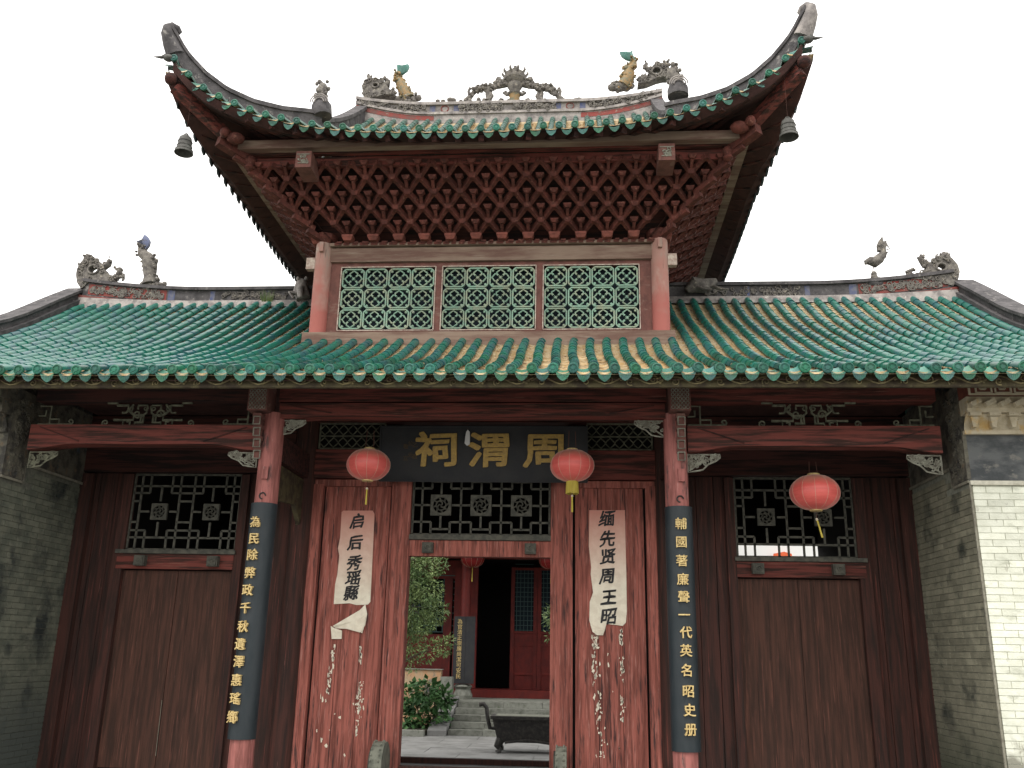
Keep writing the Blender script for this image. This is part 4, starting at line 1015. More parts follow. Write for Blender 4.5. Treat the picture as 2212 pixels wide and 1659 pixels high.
# ================================================================== THINGS ON THE GATEHOUSE
# name plaque over the centre door, leaning forward
t = thing('name_plaque', 'wide charcoal plaque with three large gold characters above the open centre door', 'plaque', (.02, 1.40, 3.60))
mb = MB().box(-1.34, 1.34, -.03, .03, 0, .70); o = mb.build('plaque_board', M['plaque'], t)
mb = MB()
for (a, b_) in (((-1.34, 0), (1.34, 0)), ((-1.34, .70), (1.34, .70)), ((-1.335, 0), (-1.335, .70)), ((1.335, 0), (1.335, .70))): mb.bar((a[0], -.036, a[1]), (b_[0], -.036, b_[1]), .02, .025, (0, 1, 0))
mb.build('plaque_rim', M['plaque'], t)
t.rotation_euler = (math.radians(9), 0, 0)
for ch, x in (('祠', -.60), ('渭', .09), ('周', .80)):
    letter(ch, (x, -.042, .372), .465, M['gold'], t, ext=.012, bold=.013, sx=1.24)
for k, x in enumerate((-.94, -.88, -1.0)):
    for j, ch in enumerate(('公元', '乙酉', '敬立')[k]): letter(ch, (x, -.034, .48 - .15 * j - .02 * k), .07, M['gold_faint'], t, ext=.002)

def couplet(x, text, lab, ptop, pbot):
    t = thing('couplet_board', lab, 'couplet board', (x, 0, 0), 'black couplet boards on the front pillars')
    z0, z1 = pbot, ptop; R = .150; n = 14; vs = []; fs = []
    for z in (z0, z1):
        for r in (R, R - .014):
            for k in range(n + 1):
                a = PI + PI * .0 + (PI) * k / n; a = PI * (1.0 + k / n)
                vs.append((r * math.cos(a), r * math.sin(a), z))
    m_ = n + 1
    for k in range(n):
        fs += [(k, k + 1, 2 * m_ + k + 1, 2 * m_ + k), (m_ + k + 1, m_ + k, 3 * m_ + k, 3 * m_ + k + 1), (k + 1, k, m_ + k, m_ + k + 1), (2 * m_ + k, 2 * m_ + k + 1, 3 * m_ + k + 1, 3 * m_ + k)]
    fs += [(0, 2 * m_, 3 * m_, m_), (n, m_ + n, 3 * m_ + n, 2 * m_ + n)]
    MB().add(vs, fs).build('curved_board', M['board'], t, True)
    return t
for x, txt, lab, pxs in ((-HX + .06, '為民除弊政千秋遺澤惠瑤鄉', 'black curved board with gold writing ending 瑤鄉, on the pillar nearer the dark brick wall', [(552, 1129), (549, 1165), (545, 1200), (540, 1239), (535, 1276), (530, 1315), (525, 1355), (519, 1393), (516, 1431), (511, 1471), (508, 1511), (502, 1551)]),
                        (HX - .03, '輔國著廉聲一代英名昭史册', 'black curved board with gold writing beginning 輔國, on the pillar nearer the lime-washed wall', [(1471, 1133), (1472, 1172), (1473, 1213), (1475, 1253), (1477, 1291), (1478, 1330), (1482, 1368), (1482, 1407), (1484, 1450), (1487, 1495), (1490, 1536), (1492, 1578)])):
    zt_, zb_ = (3.065, .575)
    t = couplet(x, txt, lab, zt_, zb_)
    for ch, (px_, py_) in zip(txt, pxs):
        p = at(px_, py_, -.16)
        letter(ch, (p.x - x, -.156, p.z), .128, M['gold_pale'], t, ext=.012, bold=.002, rz=max(-.3, min(.3, (p.x - x) * 4)))

def paper_sheet(lab, m, outline, folds, chars, size, shreds, seed):
    c = at(*outline[0], YW - .02)
    t = thing('paper_couplet', lab, 'paper couplet', (0, 0, 0), 'torn paper couplets on the red planks')
    P = [at(px_, py_, YW - .012) for px_, py_ in outline]
    mb = MB().prism([(p.x, p.z) for p in P], YW - .014, YW - .0115); mb.build('paper', m, t)
    if folds:
        for fo in folds:
            Q = [at(a, b_, YW - .03 - .02 * k) for k, (a, b_) in enumerate(fo)]
            n = len(Q); vs = [(q.x, YW - .022 - .014 * ((k * 7) % 3), q.z) for k, q in enumerate(Q)]; cx = sum(v[0] for v in vs) / n; cz = sum(v[2] for v in vs) / n
            MB().add(vs + [(cx, YW - .05, cz)], [(k, (k + 1) % n, n) for k in range(n)]).build('hanging_flap', m, t)
    for ch, (px_, py_) in chars:
        p = at(px_, py_, YW - .016); letter(ch, p, size, M['ink'], t, ext=.001, bold=.0065, shear=.12, name='character')
    rg = random.Random(seed); mb = MB()
    for (px_, py0, py1, w, n) in shreds:
        for _ in range(n):
            a, b_ = px_ + rg.gauss(0, w * .45), rg.uniform(py0, py1); r0_, h = rg.uniform(.6, 3.0), rg.uniform(1.5, 9)
            k = rg.choice((5, 6, 7)); pl = []
            for i in range(k):
                an = 2 * PI * i / k + rg.uniform(-.3, .3); q = at(a + r0_ * math.cos(an) * rg.uniform(.3, 1.2) + rg.uniform(-1, 1), b_ + h * math.sin(an) * rg.uniform(.4, 1.1), YW - .010); pl.append((q.x, q.z))
            mb.prism(pl[::-1], YW - .0115, YW - .009)
    tag(mb.build('paper_scraps', m, t), kind='stuff'); return t
m1 = paper_mat('pink_cream_paper', 3.35, 2.15); m2 = paper_mat('pink_cream_paper_b', 3.35, 2.3)
paper_sheet('torn cream paper with black brush characters, its lower part folded down over itself', m1,
            [(738, 1106), (742, 1103), (805, 1103), (809, 1110), (806, 1180), (803, 1240), (800, 1300), (795, 1306), (770, 1307), (755, 1303), (721, 1305), (724, 1262), (729, 1240), (733, 1200), (730, 1185), (735, 1160)],
            [[(789, 1305), (776, 1318), (718, 1352), (722, 1357), (745, 1358), (775, 1366), (784, 1350), (788, 1325)], [(714, 1352), (722, 1357), (738, 1362), (735, 1380), (713, 1380)], [(776, 1318), (789, 1330), (786, 1352), (780, 1368), (770, 1362)]],
            [('启', (771, 1128)), ('后', (766, 1174)), ('秀', (764, 1218)), ('瑶', (762, 1251)), ('縣', (757, 1283))], .195,
            [(720, 1385, 1425, 4, 10), (778, 1395, 1440, 5, 12), (712, 1440, 1480, 6, 16), (776, 1470, 1560, 8, 46), (708, 1480, 1530, 8, 7), (770, 1560, 1590, 6, 8), (715, 1500, 1640, 40, 10)], 5)
paper_sheet('torn cream paper with black brush characters, hanging straight with a ragged lower edge', m2,
            [(1273, 1102), (1350, 1102), (1351, 1160), (1353, 1240), (1354, 1320), (1352, 1345), (1345, 1352), (1330, 1350), (1310, 1348), (1306, 1362), (1296, 1366), (1281, 1362), (1276, 1350), (1273, 1340), (1274, 1300), (1281, 1280), (1276, 1240), (1277, 1225), (1272, 1180)],
            [[(1275, 1348), (1283, 1352), (1306, 1362), (1303, 1372), (1290, 1372), (1280, 1364)]],
            [('缅', (1310, 1123)), ('先', (1311, 1166)), ('贤', (1312, 1205)), ('周', (1311, 1246)), ('王', (1314, 1292)), ('昭', (1314, 1334))], .205,
            [(1284, 1370, 1400, 12, 30), (1342, 1360, 1395, 5, 16), (1286, 1410, 1480, 10, 22), (1344, 1420, 1470, 6, 20), (1293, 1490, 1560, 8, 18), (1345, 1500, 1560, 6, 16), (1300, 1560, 1640, 14, 18), (1310, 1380, 1640, 40, 8)], 9)

# lanterns
def lantern_meshes():
    W_, Hh = .262, .19
    prof = []
    n = 14
    for i in range(n + 1):
        a = -PI / 2 + PI * i / n; prof.append((max(.055, W_ * math.cos(a) ** .86 if math.cos(a) > 0 else .055), Hh * math.sin(a)))
    body = MB()
    # gently gored: 12 ribs
    nn = 48
    for (r, z) in prof:
        for k in range(nn):
            a = 2 * PI * k / nn; rr = r * (1 - .022 * (1 - abs(math.cos(6 * a)))); body.v.append((rr * math.cos(a), rr * math.sin(a), z))
    for i in range(len(prof) - 1):
        for k in range(nn):
            k2 = (k + 1) % nn; body.f.append((i * nn + k, i * nn + k2, (i + 1) * nn + k2, (i + 1) * nn + k))
    ribs = []
    for k in range(12):
        a = PI * k / 6; ribs.append(MB().tube([((r + .001) * math.cos(a), (r + .001) * math.sin(a), z) for r, z in prof], .0016, 4).mesh('rib', M['thread']))
    return body, ribs, prof
lb, ribs, lprof = lantern_meshes()
t_ = M['lantern'].node_tree; b_ = t_.nodes['Principled BSDF']; old = b_.inputs['Base Color'].links[0].from_socket      # dust and fading on the upper shoulders
tc = t_.nodes.new('ShaderNodeTexCoord'); sp = t_.nodes.new('ShaderNodeSeparateXYZ'); t_.links.new(tc.outputs['Object'], sp.inputs[0])
ns = t_.nodes.new('ShaderNodeTexNoise'); ns.inputs['Scale'].default_value = 9; t_.links.new(tc.outputs['Object'], ns.inputs['Vector'])
ad = t_.nodes.new('ShaderNodeMath'); ad.operation = 'MULTIPLY_ADD'; ad.inputs[1].default_value = .10; t_.links.new(ns.outputs['Fac'], ad.inputs[0]); t_.links.new(sp.outputs['Z'], ad.inputs[2])
mr = t_.nodes.new('ShaderNodeMapRange'); mr.inputs['From Min'].default_value = .10; mr.inputs['From Max'].default_value = .22; mr.inputs['To Max'].default_value = .85; t_.links.new(ad.outputs[0], mr.inputs['Value'])
mm = t_.nodes.new('ShaderNodeMix'); mm.data_type = 'RGBA'; t_.links.new(mr.outputs[0], mm.inputs[0]); t_.links.new(old, mm.inputs[6]); mm.inputs[7].default_value = (.36, .20, .13, 1); t_.links.new(mm.outputs[2], b_.inputs['Base Color'])
b_.inputs['Sheen Weight'].default_value = .6; b_.inputs['Sheen Roughness'].default_value = .4; b_.inputs['Sheen Tint'].default_value = (1, .6, .55, 1)
body_me = lb.mesh('lantern_body', M['lantern'], True)
cap_me = MB().lathe([(.06, -.012), (.066, -.01), (.066, .012), (.05, .02)], 20).mesh('cap_ring', M['gold_pale'], True)
def lantern(lab, p, s, zhook, tassel, rz):
    t = thing('red_lantern', lab, 'lantern', p, 'red lanterns hanging under the eaves', rz); t.scale = (s, s, s)
    inst(body_me, 'lantern_body', t)
    for r in ribs: inst(r, 'rib', t)
    inst(cap_me, 'cap_ring', t, (0, 0, .19)); inst(cap_me, 'cap_ring', t, (0, 0, -.19))
    hz_ = (zhook - p[2]) / s
    for d in (-.05, .05): MB().tube([(d, 0, .19), (d * .8, 0, hz_)], .004, 4).build('string', M['string'], t)
    if tassel == 'full':
        mb = MB(); rg = random.Random(2)
        for k in range(40):
            a = 2 * PI * k / 40; mb.bar((.066 * math.cos(a), .066 * math.sin(a), -.19), (.074 * math.cos(a), .074 * math.sin(a), -.335 + rg.uniform(-.006, .006)), .008, .010)
        mb.build('fringe', M['tassel'], t)
        MB().tube([(0, 0, -.2), (0, 0, -.36)], .005, 4).build('string', M['string'], t)
        zt0 = -.36
    else:
        MB().tube([(0, 0, -.2), (.004, 0, -.31)], .003, 4).build('string', M['string'], t); zt0 = -.29
    L_ = .19
    lean = .0 if tassel != 'tilt' else .05
    mb = MB().tube([(0, 0, zt0), (lean * .2, 0, zt0 - .03), (lean, 0, zt0 - L_)], [.012, .009, .012], 8); mb.build('tassel', M['tassel'], t, True)
    MB().ball((0, 0, zt0), .016, 8, 6).build('bead', M['thread'], t, True); return t
YL = .55
p = at(796, 1004, YL); lantern('red lantern without fringe hanging before the plaque end with faint small characters', (p.x, YL, p.z), 1.0, 4.06, 'thin', .15)
p = at(1236, 1006, YL); lantern('red lantern with broad yellow fringe hanging in front of the last gold character', (p.x, YL, p.z), 1.0, 4.06, 'full', .4)
p = at(1760, 1064, YL); lantern('red lantern hanging alone before the lattice of a dark side door', (p.x, YL, p.z), 1.07, 3.70, 'tilt', .3)

# wind bells under the upper eave corners
def bell(lab, p, ztop, rx):
    t = thing('wind_bell', lab, 'bell', p, 'bells hanging from the upper eave corners'); t.scale = (.88, .88, .88)
    pr = [(.02, .16), (.05, .155), (.085, .12), (.098, .06), (.10, .0), (.108, -.05), (.128, -.10), (.135, -.13), (.128, -.135), (.11, -.10), (.09, -.04), (.05, .1), (.002, .11)]
    MB().lathe(pr[::-1], 20).build('bell_body', M['bronze'], t, True)
    for z, r in ((.05, .102), (-.02, .106), (-.085, .124)): MB().tube([(r * math.cos(a * PI / 10), r * math.sin(a * PI / 10), z) for a in range(21)], .005, 4).build('raised_band', M['bronze'], t)
    MB().tube([(.03 * math.cos(a * PI / 6), 0, .165 + .03 * math.sin(a * PI / 6)) for a in range(7)], .009, 6).build('bell_loop', M['bronze'], t)
    MB().tube([(0, 0, .19), (0, 0, (ztop - p[2]) / .88)], .0016, 4).build('wire', M['string'], t); return t
p = at(399, 314, -.1); bell('dark bronze bell hanging free against the sky under the eave corner with sooty tip', (p.x, -.1, p.z), 8.62, 0)
p = at(1703, 279, -.1); bell('dark bronze bell under the eave corner with the pale double-edged tip', (p.x, -.1, p.z), 8.68, 0)

# drum stones at the door posts
for lab, x in (('grey drum stone at the door post by the folded paper', -1.10), ('narrower grey drum stone at the door post by the straight paper', 1.03)):
    t = thing('drum_stone', lab, 'drum stone', (x, 1.28, 0), 'drum stones flanking the centre door')
    w = .085 if x < 0 else .075
    mb = MB(); n = 20
    pts = [(.26 * math.cos(2 * PI * k / n), .21 + .26 * math.sin(2 * PI * k / n)) for k in range(n)]
    mb.prism(pts, -w, w * .7).xform(Matrix.Rotation(PI / 2, 4, 'Z')).build('drum', M['drum_rim'], t, False)
    mb = MB().prism([(q[0] * .8, .21 + (q[1] - .21) * .8) for q in pts], w * .6, w * 1.0).xform(Matrix.Rotation(PI / 2, 4, 'Z')); mb.build('drum_boss', M['drum_shade_side'], t)
    mb = MB()
    for s_ in (-.7, .7):
        for k in range(24):
            a = 2 * PI * k / 24; mb.ball((w * s_ * .8, .265 * math.cos(a), .21 + .265 * math.sin(a)), .014, 5, 3)
    mb.build('stud_row', M['drum_rim'], t)
    bx('drum_base', M['stone'], t, -w - .03, w + .03, -.28, .28, -.02, .0)

# ---- ridge figures ------------------------------------------------------
def px_path(pts, Y): return [at(a, b_, Y) for a, b_ in pts]
def z4(x, y): return ((180 + x / 7.373) / 1.1718, (580 + y / 7.373) / 1.1718)      # zoomed views of the ridge figures
def z5(x, y): return ((2100 + x / 4.496) / 1.1718, (560 + y / 4.496) / 1.1718)
def z2(x, y): return ((900 + x / 4.424) / 1.1718, (120 + y / 4.424) / 1.1718)
def z3(x, y): return ((1400 + x / 5.53) / 1.1718, (100 + y / 5.53) / 1.1718)
def knobs(mb, path, r, n, rg, s0=.02, s1=.045, depth=.06):
    for _ in range(n):
        i = rg.randrange(len(path) - 1); f = rg.random(); p = path[i].lerp(path[i + 1], f); rr = r[i] if isinstance(r, list) else r
        a = rg.uniform(0, 2 * PI); s_ = rg.uniform(s0, s1)
        mb.ball((p.x + rr * math.cos(a) * .95, p.y + rg.uniform(-depth, .01), p.z + rr * math.sin(a) * .95), s_, 6, 4, (1, 1, rg.uniform(.6, 1.3)))
    return mb
YR = YC - .02
def swirl_beast(lab, zf, plate, hole, spurs, seed, par_y=YR, m='carving', thick=.10):
    """the pierced, curled dragon head closing a ridge end"""
    rg = random.Random(seed)
    t = thing('ridge_dragon', lab, 'ridge ornament', (0, 0, 0), 'curled dragon heads at the ridge ends')
    P = px_path([zf(*q) for q in plate], par_y)
    C = at(*zf(*hole[:2]), par_y); r = hole[2]
    # plate with a hole: strip between outline and hole
    n = len(P); H_ = []
    for p in P:
        d = Vector((p.x - C.x, 0, p.z - C.z)); d.normalize(); H_.append(Vector((C.x + d.x * r, par_y, C.z + d.z * r * .85)))
    vs = []; fs = []
    for (L_) in (P, H_):
        for yy in (-thick, thick):
            vs += [(p.x, par_y + yy * (1 if L_ is P else .8), p.z) for p in L_]
    for i in range(n):
        j = (i + 1) % n
        fs += [(i, j, 2 * n + j, 2 * n + i), (n + j, n + i, 3 * n + i, 3 * n + j), (j, i, n + i, n + j), (2 * n + i, 2 * n + j, 3 * n + j, 3 * n + i)]
    MB().add(vs, fs).build('head', M[m], t)
    mb = MB().tube([(h.x, par_y - thick * .9, h.z) for h in H_ + [H_[0]]], .02, 6); mb.build('eye_ring', M[m], t, True)
    for sp in spurs:
        mb = MB(); pp = px_path([zf(*q) for q in sp[0]], par_y); mb.tube(pp, sp[1], 8, flat=1.2); knobs(mb, pp, [q * .9 for q in sp[1]], 12, rg, .015, .035, .04)
        mb.build('crest_scroll', M[m], t, True)
    mb = MB()
    for _ in range(26):
        i = rg.randrange(n); p = P[i].lerp(C, rg.uniform(.08, .3)); spiral(mb, p.x, p.z, par_y - thick - .004, rg.uniform(.03, .06), 1.1, .013, rg.uniform(0, 6), rg.choice((-1, 1)), 9, 5)
    tag(mb.build('surface_scroll', M[m], t), kind='stuff'); return t
swirl_beast('curled pierced dragon head closing the lower ridge beside the slender fish figure', z4,
            [(230, 1140), (165, 1040), (145, 900), (160, 790), (210, 690), (270, 620), (300, 560), (400, 530), (480, 560), (540, 610), (560, 720), (640, 760), (690, 850), (800, 900), (850, 1000), (600, 1040), (400, 1020), (300, 1080)], (460, 790, .095),
            [([(300, 600), (330, 540), (290, 500), (245, 530)], [.045, .04, .035, .02]), ([(540, 720), (620, 710), (700, 660), (720, 590), (700, 560)], [.05, .055, .05, .045, .015]), ([(640, 900), (760, 920), (860, 880), (910, 800), (900, 750), (830, 745)], [.05, .045, .045, .05, .045, .02]), ([(820, 960), (900, 900), (980, 890), (980, 940)], [.03, .025, .03, .02])], 1)
swirl_beast('curled pierced dragon head closing the lower ridge beside the broken bird on a wire', z5,
            [(1380, 760), (1440, 680), (1455, 600), (1430, 520), (1370, 450), (1300, 410), (1200, 420), (1140, 470), (1090, 530), (1070, 600), (980, 620), (900, 680), (1050, 690), (1200, 700), (1300, 740)], (1250, 545, .08),
            [([(1270, 440), (1290, 390), (1330, 375), (1360, 400)], [.05, .045, .04, .025]), ([(1130, 490), (1080, 500), (1050, 450), (1020, 420), (1075, 385)], [.05, .055, .05, .04, .02]), ([(1060, 620), (960, 630), (900, 610), (880, 580), (950, 545), (975, 565)], [.045, .05, .045, .035, .03, .02])], 2)
def fish(lab, zf, body, rad, tail, base, seed, mb_body, mb_tail, par_y=YR):
    rg = random.Random(seed)
    t = thing('dragonfish_figure', lab, 'ridge ornament', (0, 0, 0), 'leaping dragon-fish on the ridges')
    pp = px_path([zf(*q) for q in body], par_y); mb = MB().tube(pp, rad, 12); knobs(mb, pp, rad, 46, rg, .018, .04, .09); mb.build('body', M[mb_body], t, True)
    if tail:
        P = px_path([zf(*q) for q in tail], par_y); c = P[0].copy()
        for q in P[1:]: c += q
        c /= len(P); n = len(P)
        MB().add([(p.x, par_y - .03, p.z) for p in P] + [(c.x, par_y - .10, c.z)] + [(p.x, par_y + .03, p.z) for p in P] + [(c.x, par_y + .08, c.z)],
                 [(k, (k + 1) % n, n) for k in range(n)] + [(n + 1 + (k + 1) % n, n + 1 + k, 2 * n + 1) for k in range(n)] + [((k + 1) % n, k, n + 1 + k, n + 1 + (k + 1) % n) for k in range(n)]).build('tail_fin', M[mb_tail], t, True)
    pb = px_path([zf(*q) for q in base], par_y); mb = MB()
    for p in pb: mb.ball(p, rg.uniform(.07, .11), 8, 6, (1.2, 1, .7))
    knobs(mb, pb, [.09] * len(pb), 26, rg, .02, .05, .08); mb.build('head_and_waves', M['carving'], t, True)
    return t
fish('slender grey-blue dragon-fish standing head down with its blue tail fin up on the lower ridge', z4, [(1480, 1040), (1470, 900), (1470, 740), (1470, 620), (1420, 520), (1330, 450), (1310, 370), (1370, 290)], [.15, .10, .12, .13, .10, .085, .06, .045],
     [(1340, 300), (1250, 270), (1235, 235), (1290, 225), (1330, 200), (1385, 110), (1440, 150), (1480, 230), (1460, 310), (1400, 390)], [(1400, 1040), (1500, 1050), (1600, 1040), (1660, 1050)], 3, 'carving', 'fish_blue')
fish('ochre dragon-fish with pale turquoise tail beside the paler, rounder upper ridge end', z2, [(600, 580), (560, 520), (520, 440), (490, 370), (465, 330), (490, 280)], [.12, .12, .10, .085, .06, .05],
     [(470, 300), (465, 205), (490, 205), (505, 240), (540, 215), (590, 195), (605, 215), (585, 260), (530, 300)], [(500, 580), (570, 585), (640, 585), (690, 570)], 4, 'fish_ochre', 'fish_green')
fish('ochre dragon-fish with bright turquoise tail beside the tall pierced upper ridge end', z3, [(980, 660), (1030, 590), (1060, 500), (1060, 420), (1130, 370), (1130, 300)], [.13, .13, .11, .085, .07, .05],
     [(1150, 300), (1135, 260), (1110, 200), (1115, 160), (1080, 185), (1020, 178), (930, 185), (960, 240), (1020, 280), (1090, 300)], [(840, 680), (930, 670), (1020, 670), (1070, 650)], 5, 'fish_ochre', 'fish_green')
# broken bird on a wire
t = thing('bird_figure', 'weathered bird figure with raised head perched on a thin bent wire on the lower ridge', 'ridge ornament')
pp = px_path([z5(*q) for q in [(400, 465), (460, 450), (510, 470), (560, 430), (610, 370), (600, 320), (590, 280)]], YR)
mb = MB().tube(pp, [.03, .075, .09, .085, .06, .06, .07], 10); knobs(mb, pp, [.06] * 7, 12, random.Random(8), .015, .03, .05); mb.build('body', M['carving'], t, True)
q_ = [at(*z5(*q), YR) for q in [(545, 340), (540, 270), (560, 220), (592, 180), (605, 240), (640, 230), (640, 300), (610, 345)]]
MB().prism([(p.x, p.z) for p in q_][::-1], YR - .04, YR + .04).build('head', M['carving'], t)
MB().tube(px_path([z5(*q) for q in [(635, 235), (660, 280), (690, 318), (650, 320)]], YR), [.012, .012, .006, .012], 5).build('beak', M['carving'], t)
MB().tube(px_path([z5(*q) for q in [(500, 520), (490, 570), (465, 660), (460, 700)]], YR), .007, 5).build('wire', M['string'], t)
t = thing('ridge_mound', 'small plaster mound with a broken stub under the bird on a wire', 'ridge ornament')
mb = MB()
for q, r in (((480, 720), .14), ((420, 740), .10), ((540, 725), .12)): mb.ball(at(*z5(*q), YR), r, 10, 6, (1.2, .9, .6))
mb.build('mound', M['plaster_dark'], t, True)
mb = MB(); 
for q, r in (((505, 600), .05), ((510, 640), .06), ((520, 670), .07), ((560, 668), .05)): mb.ball(at(*z5(*q), YR), r, 7, 5)
mb.build('stub', M['carving'], t, True)
# upper ridge ends
swirl_beast('rounded pierced dragon head at the upper ridge end nearer the sooty eave tip', z2,
            [(115, 640), (95, 560), (85, 470), (110, 410), (150, 385), (230, 375), (320, 400), (370, 470), (440, 560), (330, 560), (230, 590), (150, 600)], (235, 455, .06),
            [([(150, 400), (165, 350), (140, 320)], [.05, .045, .03]), ([(310, 440), (360, 430), (365, 380), (340, 360)], [.05, .05, .045, .03]), ([(370, 540), (430, 550), (430, 500), (400, 480)], [.05, .05, .04, .03])], 6)
swirl_beast('tall pierced dragon head at the upper ridge end nearer the pale eave tip', z3,
            [(1590, 560), (1640, 480), (1600, 400), (1560, 370), (1480, 375), (1400, 400), (1340, 480), (1310, 560), (1200, 600), (1180, 660), (1300, 640), (1450, 580), (1540, 560)], (1440, 480, .09),
            [([(1400, 420), (1320, 420), (1290, 380), (1310, 335)], [.045, .05, .04, .03]), ([(1540, 390), (1560, 350), (1610, 320)], [.05, .045, .035]), ([(1290, 560), (1230, 540), (1200, 560)], [.05, .045, .04]), ([(1430, 370), (1460, 340)], [.03, .035])], 7)
# immortals standing at the bends of the hip ridges
for lab, q, zf, hgt, sd in (('small standing figure on a rounded hood, silhouetted at the hip ridge bend', (1610, 1010), lambda x, y: ((380 + x / 3.687) / 1.1718, (y / 3.687) / 1.1718), 1, 1), ('dark crouching figure on a rounded hood, close to the tall pierced dragon head', (1745, 760), z3, 1, 2)):
    t = thing('hip_figure', lab, 'ridge ornament', (0, 0, 0), 'figures at the hip ridge bends'); rg = random.Random(20 + sd); YH = 1.3
    if sd == 1: pts = [(1610, 1090), (1600, 1000), (1590, 930), (1600, 880), (1615, 830), (1610, 790)]; rr = [.14, .15, .09, .065, .085, .05]
    else: pts = [(1750, 800), (1745, 700), (1720, 620), (1700, 540), (1660, 490), (1700, 400)]; rr = [.15, .15, .10, .085, .09, .06]
    pp = px_path([zf(*p) for p in pts], YH)
    MB().tube(pp[:2] + [pp[2]], rr[:3], 12).build('hood', M['plaster_dark'], t, True)
    mb = MB().tube(pp[2:], rr[2:], 10); knobs(mb, pp[2:], rr[2:], 30, rg, .018, .04, .06); mb.build('body', M['carving'], t, True)
    mb = MB()
    for k in range(3): mb.tube([(pp[1].x + (.13 - .03 * k) * math.cos(a * PI / 8), YH - .14, pp[1].z + .0 + (.13 - .03 * k) * math.sin(a * PI / 8)) for a in range(9)], .010, 5)
    mb.build('hood_ring', M['plaster'], t, True)
    if sd == 1: MB().tube([pp[-1], pp[-1] + Vector((-.06, 0, .06))], [.03, .035], 8).build('topknot', M['carving'], t, True)
# crouching beasts where the lower ridge meets the pavilion
t = thing('toad_figure', 'pale toad-like beast facing outward on the lower ridge under the dark eave', 'ridge ornament'); 
pp = px_path([(1483, 628), (1500, 615), (1518, 618), (1535, 612), (1548, 606)], YC - .2)
mb = MB().tube(pp, [.05, .14, .12, .09, .04], 12); mb.ball(pp[2] + Vector((0, -.08, -.06)), .07, 8, 6, (1.5, 1, .6)); mb.build('body', M['fish_green' if 0 else 'carving'], t, True)
for d in (-.1, .16): MB().tube([pp[2] + Vector((d, -.08, -.04)), pp[2] + Vector((d + .10, -.16, -.12)), pp[2] + Vector((d + .22, -.17, -.13))], [.035, .025, .015], 7).build('leg', M['carving'], t, True)
t = thing('lion_figure', 'pale squatting beast with its snout down on the lower ridge, close to the column', 'ridge ornament')
pp = px_path([(655, 645), (650, 628), (652, 612), (655, 604)], YC - .2)
mb = MB().tube(pp, [.12, .13, .10, .05], 12); mb.ball(pp[2] + Vector((-.05, -.07, .06)), .035, 6, 5); mb.ball(pp[2] + Vector((.09, -.07, .06)), .035, 6, 5); mb.build('body', M['plaster'], t, True)
MB().tube([pp[1] + Vector((.02, -.1, .02)), pp[1] + Vector((.06, -.2, -.16)), pp[0] + Vector((.03, -.22, -.07))], [.07, .05, .03], 8).build('snout', M['plaster'], t, True)
MB().tube([pp[0] + Vector((0, -.1, .05)), pp[0] + Vector((-.2, -.14, .05)), pp[0] + Vector((-.1, -.2, -.07))], [.04, .03, .02], 7).build('leg', M['plaster'], t, True)

t = thing('ridge_weed', 'tuft of green weed growing on the lower ridge close to the squatting beast', 'weed', tuple(at(577, 650, YC - .16)))
mb = MB(); rg = random.Random(3)
for k in range(60):
    a = rg.uniform(-1, 1); h = rg.uniform(.05, .22); mb.add([(a * .08, 0, -.05), (a * .08 + .012, -.01, -.05), (a * .12 + rg.uniform(-.03, .03), -.05, h)], [(0, 1, 2)])
mb.build('grass', M['leaf'], t)
t = thing('paper_tag', 'small torn white paper tag dangling before the plaque between two gold characters', 'paper tag', tuple(at(1010, 948, 1.25)))
MB().prism([(-.02, .09), (.0, .12), (.025, .09), (.03, .0), (.03, -.07), (-.005, -.09), (-.035, -.06), (-.03, .02)], -.01, .01).build('tag_sheet', M['white_wall'], t)
MB().tube([(0, 0, .12), (-.01, 0, .34)], .002, 4).build('string', M['string'], t)

# central gourd finial with openwork scrolls
t = thing('ridge_finial', 'gourd-shaped finial with pierced scrolls on both sides at the middle of the upper ridge', 'finial')
c = at(*z2(1780, 600), YR); S_ = .001907 * 1.02       # metres per view unit
def f2(x, y): return at(*z2(x, y), YR)
ax = c.x
pr = []
for (r, y) in ((70, 660), (60, 640), (50, 620), (45, 560), (50, 540), (62, 530), (42, 515), (50, 480), (70, 440), (62, 410), (75, 395), (95, 370), (100, 340), (88, 305), (60, 285), (30, 272), (24, 262), (34, 252), (22, 238), (10, 228), (16, 216), (3, 208)): pr.append((r * S_, f2(1780, y).z))
mb = MB().lathe(pr, 18, (ax, YR, 0)); mb.build('gourd', M['carving'], t, True); MB().lathe([(.09, f2(1780, 640).z), (.10, f2(1780, 620).z), (.092, f2(1780, 560).z), (.10, f2(1780, 540).z), (.09, f2(1780, 530).z)], 14, (ax, YR, 0)).build('gourd_stem', M['fish_ochre'], t, True)
mb = MB().lathe([(96 * S_, f2(1780, 372).z), (103 * S_, f2(1780, 345).z), (92 * S_, f2(1780, 305).z), (62 * S_, f2(1780, 288).z)], 18, (ax, YR, 0)); mb.build('gourd_belly', M['carving'], t, True)
mb = MB(); rg = random.Random(77)
